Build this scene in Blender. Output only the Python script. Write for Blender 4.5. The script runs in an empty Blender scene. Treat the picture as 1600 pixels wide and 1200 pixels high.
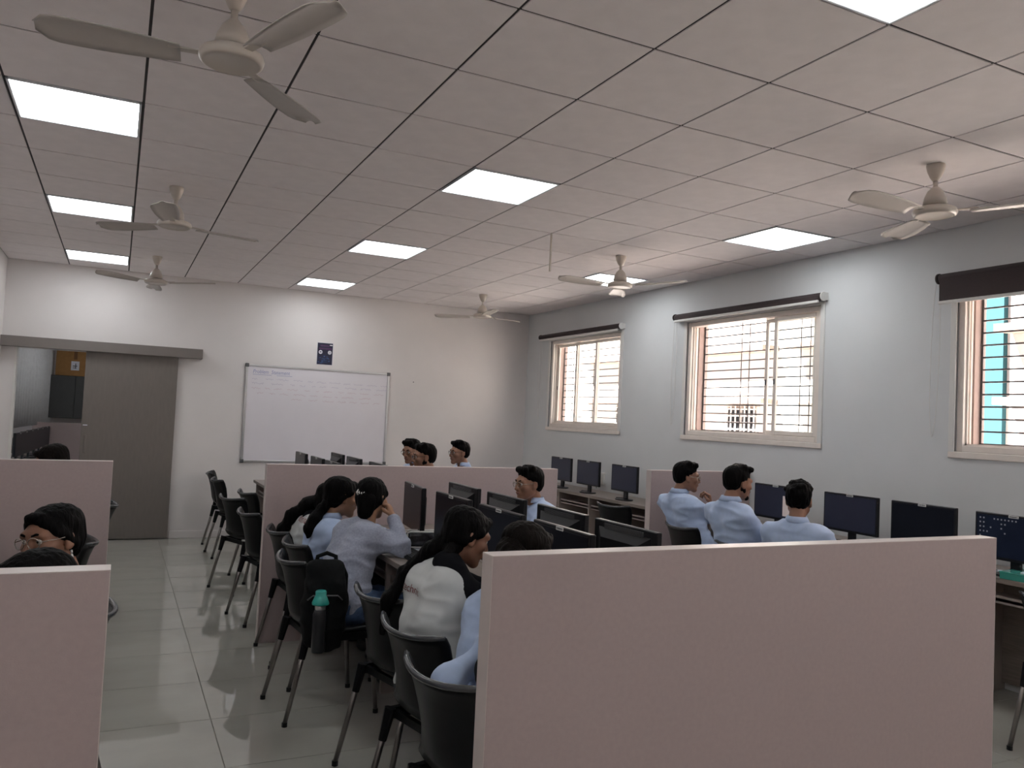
import bpy, bmesh, math, random
import numpy as np
from mathutils import Vector, Matrix, noise
from mathutils.bvhtree import BVHTree

random.seed(7)
SC = bpy.context.scene
COL = SC.collection
PI = math.pi

# ------------------------------------------------------------------ camera
H = 3.074                       # ceiling height
FAR = 10.265                    # whiteboard wall
RX = 5.235                      # window wall
LX = -1.165                     # left wall
BACK = -4.6
yaw, pitch, roll, fpx = 0.453888, 0.0427897, 0.0467323, 1258.9
fw = Vector((math.sin(yaw)*math.cos(pitch), math.cos(yaw)*math.cos(pitch), math.sin(pitch)))
rt = Vector((math.cos(yaw), -math.sin(yaw), 0))
up = rt.cross(fw)
r2 = rt*math.cos(roll) + up*math.sin(roll)
u2 = up*math.cos(roll) - rt*math.sin(roll)
cam = bpy.data.cameras.new('camera')
cam.sensor_width = 36.0
cam.lens = fpx/1600*36
cam.clip_start = 0.02
camo = bpy.data.objects.new('camera', cam)
M = Matrix((r2, u2, -fw)).transposed().to_4x4()
M.translation = Vector((0, 0, 1.585))
camo.matrix_world = M
COL.objects.link(camo)
SC.camera = camo

# ------------------------------------------------------------------ world, sun, exposure
SC.view_settings.view_transform = 'Standard'
SC.view_settings.look = 'None'
SC.view_settings.gamma = 1.0
SC.view_settings.use_curve_mapping = False
SC.view_settings.exposure = 0.13
PANEL_EMIT = 8.6
wd = bpy.data.worlds.new('world')
SC.world = wd
wd.use_nodes = True
nt = wd.node_tree
sky = nt.nodes.new('ShaderNodeTexSky')
sky.sky_type = 'NISHITA'
sky.sun_disc = False
sky.sun_elevation = math.radians(52)
sky.sun_rotation = math.radians(-70)
bg = nt.nodes['Background']
bg.inputs['Strength'].default_value = 0.35
nt.links.new(sky.outputs[0], bg.inputs[0])
sun = bpy.data.lights.new('sun', 'SUN')
sun.energy = 88.0
sun.angle = math.radians(0.6)
sun.color = (1.0, 0.94, 0.90)
suno = bpy.data.objects.new('sun', sun)
suno.rotation_euler = Vector((0.75, -0.33, -1.0)).to_track_quat('-Z', 'Y').to_euler()
suno.location = (-6, 8, 14)
COL.objects.link(suno)
try:
    SC.cycles.max_bounces = 8
    SC.cycles.diffuse_bounces = 5
    SC.cycles.glossy_bounces = 4
    SC.cycles.transmission_bounces = 6
    SC.cycles.transparent_max_bounces = 10
    SC.cycles.caustics_reflective = False
    SC.cycles.caustics_refractive = False
    SC.cycles.sample_clamp_indirect = 6.0
except Exception:
    pass

# ------------------------------------------------------------------ materials
MATS = {}
def mat(name, color, rough=0.6, metal=0.0, bump=None, vary=0.0, scale=8.0, spec=0.5, emit=None, alpha=None,
        stretch=None, coat=0.0, sheen=0.0):
    """procedural principled material: noise colour variation + noise bump"""
    if name in MATS:
        return MATS[name]
    m = bpy.data.materials.new(name)
    m.use_nodes = True
    n = m.node_tree
    b = n.nodes['Principled BSDF']
    c = (color[0], color[1], color[2], 1)
    b.inputs['Base Color'].default_value = c
    b.inputs['Roughness'].default_value = rough
    b.inputs['Metallic'].default_value = metal
    b.inputs['Specular IOR Level'].default_value = spec
    if coat:
        b.inputs['Coat Weight'].default_value = coat
        b.inputs['Coat Roughness'].default_value = 0.08
    if sheen:
        b.inputs['Sheen Weight'].default_value = sheen
    if emit:
        b.inputs['Emission Color'].default_value = (emit[0], emit[1], emit[2], 1)
        b.inputs['Emission Strength'].default_value = emit[3]
    tc = n.nodes.new('ShaderNodeTexCoord')
    mp = n.nodes.new('ShaderNodeMapping')
    n.links.new(tc.outputs['Object'], mp.inputs[0])
    if stretch:
        mp.inputs['Scale'].default_value = stretch
    if vary > 0:
        t = n.nodes.new('ShaderNodeTexNoise')
        t.inputs['Scale'].default_value = scale
        t.inputs['Detail'].default_value = 5
        n.links.new(mp.outputs[0], t.inputs['Vector'])
        r = n.nodes.new('ShaderNodeValToRGB')
        r.color_ramp.elements[0].position = 0.3
        r.color_ramp.elements[1].position = 0.7
        lo = [max(0, x*(1-vary)) for x in color[:3]]
        hi = [min(1, x*(1+vary)) for x in color[:3]]
        r.color_ramp.elements[0].color = (*lo, 1)
        r.color_ramp.elements[1].color = (*hi, 1)
        n.links.new(t.outputs['Fac'], r.inputs[0])
        n.links.new(r.outputs[0], b.inputs['Base Color'])
    if bump:
        t2 = n.nodes.new('ShaderNodeTexNoise')
        t2.inputs['Scale'].default_value = bump[0]
        t2.inputs['Detail'].default_value = 4
        n.links.new(mp.outputs[0], t2.inputs['Vector'])
        bp = n.nodes.new('ShaderNodeBump')
        bp.inputs['Strength'].default_value = bump[1]
        bp.inputs['Distance'].default_value = 0.01
        n.links.new(t2.outputs['Fac'], bp.inputs['Height'])
        n.links.new(bp.outputs[0], b.inputs['Normal'])
    MATS[name] = m
    return m

def glass_mat(name, tint=(0.95, 0.97, 0.97), gloss=0.10):
    m = bpy.data.materials.new(name)
    m.use_nodes = True
    n = m.node_tree
    n.nodes.clear()
    o = n.nodes.new('ShaderNodeOutputMaterial')
    tr = n.nodes.new('ShaderNodeBsdfTransparent')
    tr.inputs[0].default_value = (*tint, 1)
    gl = n.nodes.new('ShaderNodeBsdfGlossy')
    gl.inputs['Roughness'].default_value = 0.02
    fr = n.nodes.new('ShaderNodeFresnel')
    fr.inputs[0].default_value = 1.35
    mx = n.nodes.new('ShaderNodeMixShader')
    ge = n.nodes.new('ShaderNodeNewGeometry')
    mt = n.nodes.new('ShaderNodeMath')
    mt.operation = 'SUBTRACT'
    mt.use_clamp = True
    n.links.new(fr.outputs[0], mt.inputs[0])
    n.links.new(ge.outputs['Backfacing'], mt.inputs[1])
    n.links.new(mt.outputs[0], mx.inputs[0])
    n.links.new(tr.outputs[0], mx.inputs[1])
    n.links.new(gl.outputs[0], mx.inputs[2])
    n.links.new(mx.outputs[0], o.inputs[0])
    return m

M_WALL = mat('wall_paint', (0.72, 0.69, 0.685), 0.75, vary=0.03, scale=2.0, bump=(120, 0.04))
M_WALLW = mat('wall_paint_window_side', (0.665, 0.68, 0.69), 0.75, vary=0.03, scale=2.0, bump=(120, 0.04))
M_TILE = mat('ceiling_tile', (0.82, 0.77, 0.77), 0.85, vary=0.035, scale=5, bump=(300, 0.06))
M_GAP = mat('ceiling_grid_shadow_gap', (0.035, 0.03, 0.03), 0.7)
M_FLOOR = mat('vitrified_floor_tile', (0.40, 0.39, 0.355), 0.02, vary=0.05, scale=3.0, spec=1.0)
M_GROUT = mat('floor_grout', (0.20, 0.19, 0.165), 0.8)
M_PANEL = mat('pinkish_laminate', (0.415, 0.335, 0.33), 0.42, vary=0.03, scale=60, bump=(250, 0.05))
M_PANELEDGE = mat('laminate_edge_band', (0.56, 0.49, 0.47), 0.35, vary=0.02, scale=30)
M_DESK = mat('taupe_desk_laminate', (0.22, 0.185, 0.16), 0.38, vary=0.16, scale=14, stretch=(6, 0.6, 6))
M_DESKLEG = mat('desk_leg_grey', (0.33, 0.28, 0.255), 0.45, vary=0.03)
M_BLACK = mat('black_plastic', (0.009, 0.009, 0.011), 0.35, spec=0.3, vary=0.15, scale=40, bump=(400, 0.05))
M_CHAIR = mat('black_chair_plastic', (0.0065, 0.0065, 0.0075), 0.38, spec=0.17, vary=0.12, scale=30, bump=(350, 0.06))
M_CHAIRRIM = mat('chair_rim_highlight', (0.05, 0.052, 0.057), 0.22, vary=0.1, scale=20)  # lighter than the shell plastic: edge highlight put into the colour
M_STEEL = mat('chair_leg_steel', (0.24, 0.22, 0.21), 0.34, 0.85, vary=0.08, scale=20)
M_SCREEN = mat('dark_screen', (0.006, 0.007, 0.012), 0.28, spec=0.16, vary=0.1, scale=3)
M_STICK = mat('white_sticker', (0.75, 0.75, 0.72), 0.6, vary=0.03)
M_INK = mat('dark_ink', (0.05, 0.05, 0.06), 0.7, vary=0.05)
M_FAN = mat('cream_fan_enamel', (0.56, 0.505, 0.45), 0.32, vary=0.03, scale=10)
M_FANBLADE = mat('fan_blade_enamel', (0.50, 0.46, 0.425), 0.4, vary=0.03, scale=10)
M_FRAME = mat('cream_window_aluminium', (0.80, 0.73, 0.67), 0.4, vary=0.03, scale=15)
M_BAR = mat('grille_bar_paint', (0.10, 0.09, 0.09), 0.5, vary=0.05)
M_GLASS = glass_mat('window_glass')
M_BLIND = mat('brown_blind_fabric', (0.038, 0.026, 0.027), 0.8, vary=0.1, scale=80, bump=(500, 0.1))
M_WHITEPL = mat('white_plastic', (0.72, 0.71, 0.69), 0.4, vary=0.02)
M_BOARD = mat('whiteboard_surface', (0.77, 0.745, 0.80), 0.16, vary=0.02, scale=3)
M_ALU = mat('brushed_aluminium', (0.62, 0.62, 0.63), 0.3, 0.8, vary=0.05, scale=30, stretch=(1, 1, 20))
M_DARKGREY = mat('dark_grey_plastic', (0.10, 0.10, 0.105), 0.5, vary=0.05)
M_DOOR = mat('grey_door_laminate', (0.17, 0.15, 0.135), 0.45, vary=0.05, scale=40, stretch=(1, 1, 0.2))
M_VAL = mat('grey_track_cover', (0.19, 0.168, 0.157), 0.4, vary=0.03)
M_CARD = mat('brown_cardboard', (0.36, 0.185, 0.065), 0.8, vary=0.08, scale=20, bump=(90, 0.08))
M_TAPE = mat('brown_tape', (0.17, 0.075, 0.025), 0.4, vary=0.05)
M_CABGREY = mat('dark_cabinet_grey', (0.075, 0.077, 0.077), 0.5, vary=0.04)
M_CURT = mat('pale_curtain_fabric', (0.66, 0.66, 0.67), 0.8, vary=0.06, scale=20)
M_DIFF = mat('led_diffuser', (0.9, 0.9, 0.9), 0.5, emit=(0.95, 0.985, 1.0, PANEL_EMIT), vary=0.01)
M_LIGHTFRAME = mat('led_frame_white', (0.7, 0.72, 0.75), 0.35, vary=0.02)
M_SKIN = mat('brown_skin', (0.235, 0.112, 0.068), 0.5, vary=0.09, scale=14, bump=(220, 0.05))
M_SKINL = mat('light_brown_skin', (0.36, 0.195, 0.118), 0.5, vary=0.08, scale=14, bump=(220, 0.05))
M_LIP = mat('lip_skin', (0.20, 0.075, 0.058), 0.45, vary=0.06)
M_EYEW = mat('eye_white', (0.55, 0.52, 0.48), 0.25, vary=0.02)
M_EYED = mat('dark_iris', (0.012, 0.007, 0.005), 0.15, vary=0.05)
M_HAIR = mat('black_hair', (0.0042, 0.0037, 0.0038), 0.5, spec=0.04, vary=0.35, scale=60, bump=(130, 0.5), stretch=(1.0, 1.0, 0.12))
M_HAIRB = mat('dark_brown_hair', (0.007, 0.0052, 0.0045), 0.5, spec=0.04, vary=0.35, scale=60, bump=(130, 0.5), stretch=(1.0, 1.0, 0.12))
M_BLUE = mat('pale_blue_shirt_cotton', (0.40, 0.50, 0.70), 0.85, vary=0.05, scale=30, bump=(600, 0.08), sheen=0.2)
M_GREYS = mat('grey_blue_woven_shirt', (0.30, 0.325, 0.41), 0.85, vary=0.14, scale=90, bump=(500, 0.1), sheen=0.2)
M_WHITES = mat('off_white_tee_cotton', (0.54, 0.56, 0.56), 0.85, vary=0.04, scale=20, bump=(600, 0.08))
M_BLACKS = mat('black_cotton', (0.007, 0.007, 0.009), 0.85, spec=0.1, vary=0.1, scale=20, bump=(600, 0.08))
M_JEANS = mat('blue_denim', (0.055, 0.095, 0.185), 0.85, vary=0.2, scale=50, bump=(500, 0.12))
M_TROUS = mat('dark_trousers', (0.022, 0.024, 0.03), 0.85, vary=0.1, scale=30, bump=(500, 0.1))
M_RED = mat('red_print', (0.19, 0.03, 0.028), 0.7, vary=0.05)
M_SHOE = mat('dark_shoe', (0.03, 0.03, 0.034), 0.5, vary=0.1)
M_BAG = mat('black_backpack_nylon', (0.006, 0.0065, 0.007), 0.8, spec=0.15, vary=0.2, scale=40, bump=(300, 0.2))
M_TEAL = mat('teal_cap_plastic', (0.03, 0.36, 0.31), 0.35, vary=0.04)
M_TEALC = mat('teal_box_plastic', (0.05, 0.30, 0.25), 0.2, vary=0.05)
M_PAPER = mat('white_paper', (0.72, 0.73, 0.80), 0.7, vary=0.02)
M_MAROON = mat('maroon_cloth', (0.11, 0.035, 0.065), 0.8, vary=0.1)
M_WIRE = mat('eyeglass_wire', (0.45, 0.40, 0.35), 0.25, 0.8, vary=0.02)
M_CABLE = mat('black_cable', (0.012, 0.012, 0.012), 0.5, vary=0.05)
M_FACADE = mat('sunlit_pale_render', (0.335, 0.305, 0.285), 0.85, vary=0.03, scale=1.5, bump=(30, 0.1))
M_PEACH = mat('peach_render', (0.20, 0.145, 0.115), 0.85, vary=0.03, scale=1.5)
M_SKYBLUE = mat('light_blue_render', (0.022, 0.056, 0.066), 0.9, spec=0.0, vary=0.03, scale=1.5)
M_REVEAL = mat('pinkish_window_reveal', (0.36, 0.27, 0.24), 0.8, vary=0.03)
M_GROUND = mat('outdoor_paving', (0.74, 0.68, 0.63), 0.9, vary=0.10, scale=2, bump=(20, 0.2))
M_MARKB = mat('blue_marker', (0.28, 0.30, 0.52), 0.6, vary=0.05)
M_MARKR = mat('faint_red_marker', (0.56, 0.42, 0.49), 0.5, vary=0.04)
M_MARKV = mat('faint_violet_marker', (0.46, 0.42, 0.55), 0.5, vary=0.04)

# ------------------------------------------------------------------ mesh helpers
def link(o, parent=None):
    COL.objects.link(o)
    if parent is not None:
        o.parent = parent
    return o

def tag(o, label=None, cat=None, group=None, kind=None):
    if label: o['label'] = label
    if cat: o['category'] = cat
    if group: o['group'] = group
    if kind: o['kind'] = kind
    return o

def mesh_obj(name, me, m, parent=None, smooth=False):
    if m is not None and len(me.materials) == 0:
        me.materials.append(m)
    if smooth:
        me.polygons.foreach_set('use_smooth', [True]*len(me.polygons))
    o = bpy.data.objects.new(name, me)
    return link(o, parent)

def obj(name, bm, m, parent=None, smooth=False):
    me = bpy.data.meshes.new(name)
    bmesh.ops.recalc_face_normals(bm, faces=bm.faces[:])
    bm.to_mesh(me)
    bm.free()
    return mesh_obj(name, me, m, parent, smooth)

def thing(name, label, cat, loc=(0, 0, 0), rz=0.0, group=None):
    o = bpy.data.objects.new(name, None)
    o.empty_display_size = 0.1
    COL.objects.link(o)
    o.location = loc
    o.rotation_euler = (0, 0, rz)
    return tag(o, label, cat, group)

def dup(root, loc, rz, label, group=None):
    r = root.copy()
    COL.objects.link(r)
    r.location = loc
    r.rotation_euler = (0, 0, rz)
    r['label'] = label
    if group: r['group'] = group
    for ch in list(root.children):
        c = ch.copy()
        COL.objects.link(c)
        c.parent = r
        for g in list(ch.children):
            d = g.copy()
            COL.objects.link(d)
            d.parent = c
    return r

def BM():
    return bmesh.new()

def add_box(bm, x0, x1, y0, y1, z0, z1, bev=0.0, mtx=None, seg=1):
    vs = [bm.verts.new((x, y, z)) for x in (x0, x1) for y in (y0, y1) for z in (z0, z1)]
    idx = [(0, 1, 3, 2), (4, 6, 7, 5), (0, 4, 5, 1), (2, 3, 7, 6), (0, 2, 6, 4), (1, 5, 7, 3)]
    fs = [bm.faces.new([vs[i] for i in f]) for f in idx]
    geo = vs
    if bev > 0:
        es = set()
        for f in fs:
            for e in f.edges: es.add(e)
        r = bmesh.ops.bevel(bm, geom=list(es), offset=bev, segments=seg, affect='EDGES', profile=0.5)
        geo = list({v for f in r['faces'] for v in f.verts} | {v for v in vs if v.is_valid})
    if mtx is not None:
        bmesh.ops.transform(bm, matrix=mtx, verts=geo)
    return geo

def box_obj(name, x0, x1, y0, y1, z0, z1, m, parent=None, bev=0.0):
    bm = BM()
    add_box(bm, x0, x1, y0, y1, z0, z1, bev)
    return obj(name, bm, m, parent)

def frame_of(d):
    d = Vector(d).normalized()
    a = Vector((0, 0, 1)) if abs(d.z) < 0.9 else Vector((1, 0, 0))
    x = a.cross(d).normalized()
    return x, d.cross(x)

def add_tube(bm, pts, rad, n=8, caps=True, closed=False):
    pts = [Vector(p) for p in pts]
    rads = rad if isinstance(rad, (list, tuple)) else [rad]*len(pts)
    rings = []
    N = len(pts)
    px = None
    for i, p in enumerate(pts):
        if closed:
            d = pts[(i+1) % N]-pts[i-1]
        else:
            d = pts[min(i+1, N-1)]-pts[max(i-1, 0)]
        d.normalize()
        if px is None:
            x, y = frame_of(d)
        else:
            x = (px - d*px.dot(d))
            if x.length < 1e-6: x, y = frame_of(d)
            x.normalize()
            y = d.cross(x)
        px = x
        rings.append([bm.verts.new(p + (x*math.cos(2*PI*k/n) + y*math.sin(2*PI*k/n))*rads[i]) for k in range(n)])
    R = range(N if closed else N-1)
    for i in R:
        a, b = rings[i], rings[(i+1) % N]
        for k in range(n):
            bm.faces.new((a[k], a[(k+1) % n], b[(k+1) % n], b[k]))
    if caps and not closed:
        bm.faces.new(rings[0][::-1])
        bm.faces.new(rings[-1])

def add_lathe(bm, prof, n=24, c=(0, 0, 0)):
    rings = []
    for r, z in prof:
        if r < 1e-6:
            rings.append([bm.verts.new((c[0], c[1], c[2]+z))])
        else:
            rings.append([bm.verts.new((c[0]+r*math.cos(2*PI*k/n), c[1]+r*math.sin(2*PI*k/n), c[2]+z)) for k in range(n)])
    for a, b in zip(rings[:-1], rings[1:]):
        for k in range(n):
            k2 = (k+1) % n
            if len(a) == 1 and len(b) == 1: continue
            if len(a) == 1: bm.faces.new((a[0], b[k], b[k2]))
            elif len(b) == 1: bm.faces.new((a[k], b[0], a[k2]))
            else: bm.faces.new((a[k], b[k], b[k2], a[k2]))

def add_prism(bm, poly, y0, y1, axis='y'):
    def P(a, b, t):
        return (a, t, b) if axis == 'y' else ((t, a, b) if axis == 'x' else (a, b, t))
    v0 = [bm.verts.new(P(a, b, y0)) for a, b in poly]
    v1 = [bm.verts.new(P(a, b, y1)) for a, b in poly]
    n = len(poly)
    bm.faces.new(v0)
    bm.faces.new(v1[::-1])
    for i in range(n):
        bm.faces.new((v0[i], v1[i], v1[(i+1) % n], v0[(i+1) % n]))

def struct(name, bm, m, parent=None):
    o = obj(name, bm, m, parent)
    if parent is None: o['kind'] = 'structure'
    return o

def text_mesh(s, size, extrude=0.0, shear=0.0):
    cu = bpy.data.curves.new('text', 'FONT')
    cu.body = s
    cu.size = size
    cu.extrude = extrude
    cu.shear = shear
    cu.resolution_u = 3
    cu.align_x = 'LEFT'
    to = bpy.data.objects.new('text', cu)
    COL.objects.link(to)
    dg = bpy.context.evaluated_depsgraph_get()
    me = bpy.data.meshes.new_from_object(to.evaluated_get(dg))
    bpy.data.objects.remove(to)
    bpy.data.curves.remove(cu)
    return me

# ------------------------------------------------------------------ signed-distance modelling (bodies, clothes, hair)
def cap(a, b, ra, rb=None, op='+', k=None):
    return ('cap', np.array(a, float), np.array(b, float), ra, ra if rb is None else rb, op, k)

def ell(c, r, R=None, op='+', k=None):
    return ('ell', np.array(c, float), np.array(r, float), R, None, op, k)

def cutbox(c, r, R=None, op='-', k=None):
    return ('box', np.array(c, float), np.array(r, float), R, None, op, k)

def sdf_mesh(prims, h, k=0.03, disp=None):
    """smooth-blended primitives -> one continuous quad surface (naive surface nets)"""
    lo = np.full(3, 1e9); hi = np.full(3, -1e9)
    for p in prims:
        if p[5] != '+': continue
        if p[0] == 'cap':
            r = max(p[3], p[4])
            lo = np.minimum(lo, np.minimum(p[1], p[2])-r); hi = np.maximum(hi, np.maximum(p[1], p[2])+r)
        else:
            r = p[2].max()
            lo = np.minimum(lo, p[1]-r); hi = np.maximum(hi, p[1]+r)
    lo -= 3*h+k*0.3; hi += 3*h+k*0.3
    n = np.ceil((hi-lo)/h).astype(int)+1
    F = np.full(n, 0.25, np.float32)
    for p in prims:
        kk = k if p[6] is None else p[6]
        if p[0] == 'cap':
            r = max(p[3], p[4]); a = np.minimum(p[1], p[2])-r; b = np.maximum(p[1], p[2])+r
        else:
            r = p[2].max()*(1.0 if p[3] is None else 1.5); a = p[1]-r; b = p[1]+r
        pad = kk+3*h
        i0 = np.clip(np.floor((a-pad-lo)/h).astype(int), 0, n-1); i1 = np.clip(np.ceil((b+pad-lo)/h).astype(int)+1, 1, n)
        if np.any(i1 <= i0): continue
        X = (lo[0]+h*np.arange(i0[0], i1[0]))[:, None, None]
        Y = (lo[1]+h*np.arange(i0[1], i1[1]))[None, :, None]
        Z = (lo[2]+h*np.arange(i0[2], i1[2]))[None, None, :]
        if p[0] == 'cap':
            ab = p[2]-p[1]; L = float(ab@ab)+1e-12
            t = np.clip(((X-p[1][0])*ab[0]+(Y-p[1][1])*ab[1]+(Z-p[1][2])*ab[2])/L, 0, 1)
            d = np.sqrt((X-p[1][0]-t*ab[0])**2+(Y-p[1][1]-t*ab[1])**2+(Z-p[1][2]-t*ab[2])**2)-(p[3]+(p[4]-p[3])*t)
        else:
            x, y, z = X-p[1][0], Y-p[1][1], Z-p[1][2]
            if p[3] is not None:
                R = np.array(p[3])
                x, y, z = (R[0, 0]*x+R[1, 0]*y+R[2, 0]*z, R[0, 1]*x+R[1, 1]*y+R[2, 1]*z, R[0, 2]*x+R[1, 2]*y+R[2, 2]*z)
            if p[0] == 'ell':
                k0 = np.sqrt((x/p[2][0])**2+(y/p[2][1])**2+(z/p[2][2])**2)+1e-9
                k1 = np.sqrt((x/p[2][0]**2)**2+(y/p[2][1]**2)**2+(z/p[2][2]**2)**2)+1e-9
                d = k0*(k0-1)/k1
            else:
                qx, qy, qz = np.abs(x)-p[2][0], np.abs(y)-p[2][1], np.abs(z)-p[2][2]
                d = np.maximum(np.maximum(qx, qy), qz)+0*(x+y+z)
        S = F[i0[0]:i1[0], i0[1]:i1[1], i0[2]:i1[2]]
        d = d.astype(np.float32)
        if p[5] == '+':
            hh = np.maximum(kk-np.abs(S-d), 0)/max(kk, 1e-6)
            S[...] = np.minimum(S, d)-hh*hh*kk*0.25
        else:
            d = -d
            hh = np.maximum(kk-np.abs(S-d), 0)/max(kk, 1e-6)
            S[...] = np.maximum(S, d)+hh*hh*kk*0.25
    s = F < 0
    c = [s[i:n[0]-1+i, j:n[1]-1+j, l:n[2]-1+l] for i in (0, 1) for j in (0, 1) for l in (0, 1)]
    cnt = sum(q.astype(np.int8) for q in c)
    act = (cnt > 0) & (cnt < 8)
    ids = np.full(act.shape, -1, np.int64)
    cells = np.argwhere(act)
    ids[act] = np.arange(len(cells))
    acc = np.zeros((len(cells), 3)); num = np.zeros(len(cells))
    corners = [(i, j, l) for i in (0, 1) for j in (0, 1) for l in (0, 1)]
    for ca in corners:
        for ax in range(3):
            if ca[ax]: continue
            cb = list(ca); cb[ax] = 1
            fa = F[cells[:, 0]+ca[0], cells[:, 1]+ca[1], cells[:, 2]+ca[2]]
            fb = F[cells[:, 0]+cb[0], cells[:, 1]+cb[1], cells[:, 2]+cb[2]]
            m = (fa < 0) != (fb < 0)
            t = np.where(m, fa/np.where(m, fa-fb, 1), 0)
            for q in range(3):
                acc[:, q] += np.where(m, ca[q]+(t if q == ax else 0), 0)
            num += m
    V = lo+h*(cells+acc/num[:, None])
    Q = []
    for ax in range(3):
        sl0 = [slice(None)]*3; sl1 = [slice(None)]*3
        sl0[ax] = slice(0, -1); sl1[ax] = slice(1, None)
        ch = s[tuple(sl0)] != s[tuple(sl1)]
        e = np.argwhere(ch)
        o1, o2 = [(1, 2), (2, 0), (0, 1)][ax]
        e = e[(e[:, o1] > 0) & (e[:, o2] > 0) & (e[:, o1] < n[o1]-1) & (e[:, o2] < n[o2]-1)]
        inside = s[e[:, 0], e[:, 1], e[:, 2]]
        def cid(d1, d2):
            q = e.copy(); q[:, o1] -= d1; q[:, o2] -= d2
            return ids[q[:, 0], q[:, 1], q[:, 2]]
        a, b, cc, d = cid(1, 1), cid(0, 1), cid(0, 0), cid(1, 0)
        qd = np.stack([a, b, cc, d], 1)
        qd[~inside] = qd[~inside][:, ::-1]
        Q.append(qd)
    Q = np.concatenate(Q)
    Q = Q[(Q >= 0).all(1)]
    if disp is not None:
        V = disp(V, Q)
    return V, Q

def normals(V, Q):
    fn = np.cross(V[Q[:, 2]]-V[Q[:, 0]], V[Q[:, 3]]-V[Q[:, 1]])
    N = np.zeros_like(V)
    for i in range(4):
        np.add.at(N, Q[:, i], fn)
    return N/(np.linalg.norm(N, axis=1)[:, None]+1e-12)

def wrinkle(amp, sc=(9, 9, 26), seed=0.0):
    def f(V, Q):
        N = normals(V, Q)
        P = V*np.array(sc)+seed
        d = np.array([1-2*abs(noise.noise(Vector(p))) for p in P])
        return V+N*((d-0.5)*amp)[:, None]
    return f

def np_mesh(name, V, Q):
    me = bpy.data.meshes.new(name)
    me.vertices.add(len(V))
    me.vertices.foreach_set('co', np.asarray(V, np.float32).ravel())
    me.loops.add(len(Q)*4)
    me.loops.foreach_set('vertex_index', np.asarray(Q, np.int32).ravel())
    me.polygons.add(len(Q))
    me.polygons.foreach_set('loop_start', np.arange(0, len(Q)*4, 4, dtype=np.int32))
    me.update(calc_edges=True)
    me.validate()
    me.polygons.foreach_set('use_smooth', [True]*len(me.polygons))
    return me

def np_obj(name, VQ, m, parent=None):
    me = np_mesh(name, VQ[0], VQ[1])
    return mesh_obj(name, me, m, parent)

# ================================================================== ROOM SHELL
# floor: dark grout bed with raised polished tiles
bm = BM(); add_box(bm, LX-0.2, RX+0.25, BACK-0.1, FAR+0.2, -0.12, -0.004)
floor = struct('floor', bm, M_GROUT)
def tile_mesh(name, sx, sy, sz, bev, m):
    bm = BM()
    x, y, b = sx/2, sy/2, bev
    a = [bm.verts.new(v) for v in ((-x, -y, -sz), (x, -y, -sz), (x, y, -sz), (-x, y, -sz))]
    c = [bm.verts.new(v) for v in ((-x, -y, -b), (x, -y, -b), (x, y, -b), (-x, y, -b))]
    d = [bm.verts.new(v) for v in ((-x+b, -y+b, 0), (x-b, -y+b, 0), (x-b, y-b, 0), (-x+b, y-b, 0))]
    for p, q in ((a, c), (c, d)):
        for i in range(4):
            bm.faces.new((p[i], p[(i+1) % 4], q[(i+1) % 4], q[i]))
    bm.faces.new(d); bm.faces.new(a[::-1])
    bmesh.ops.recalc_face_normals(bm, faces=bm.faces[:])
    me = bpy.data.meshes.new(name); bm.to_mesh(me); bm.free(); me.materials.append(m)
    return me
ft = tile_mesh('floor_tile', 1.0, 1.0, 0.006, 0.0008, M_FLOOR)
xs = [LX, -0.68, 0.52, 1.72, 2.92, 4.12, RX]
ys = [4.95+0.6*k for k in range(-17, 9)]
ys = [BACK]+[y for y in ys if BACK+0.05 < y < FAR-0.03]+[FAR]
for i in range(len(xs)-1):
    for j in range(len(ys)-1):
        o = link(bpy.data.objects.new('floor_tile', ft), floor)
        o.location = ((xs[i]+xs[i+1])/2, (ys[j]+ys[j+1])/2, 0)
        o.scale = (xs[i+1]-xs[i]-0.004, ys[j+1]-ys[j]-0.004, 1)

# ceiling: dark grid plate, tiles hung below it
bm = BM(); add_box(bm, LX-0.2, RX+0.25, BACK-0.1, FAR+0.2, H+0.005, H+0.12)
ceiling = struct('ceiling', bm, M_GAP)
ct = tile_mesh('ceiling_tile', 1.0, 1.0, 0.008, 0.0012, M_TILE)
GX = [LX]+[-0.572+0.6*c for c in range(0, 10)]+[RX]
GY = [BACK]+[2.0+0.6*j for j in range(-10, 14)]+[FAR]
LIGHTS = {(-0.572, j) for j in (-5, -1, 4, 8, 12)} | {(1.828, j) for j in (-5, -1, 4, 8, 12)} | {(4.228, j) for j in (-5, -1, 4, 8)}
for i in range(len(GX)-1):
    for j in range(len(GY)-1):
        jj = j-11
        if (round(GX[i], 3), jj) in LIGHTS and i > 0: continue
        o = link(bpy.data.objects.new('ceiling_tile', ct), ceiling)
        o.location = ((GX[i]+GX[i+1])/2, (GY[j]+GY[j+1])/2, H)
        o.rotation_euler = (PI, 0, 0)
        o.scale = (GX[i+1]-GX[i]-0.012, GY[j+1]-GY[j]-0.014, 1)

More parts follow.
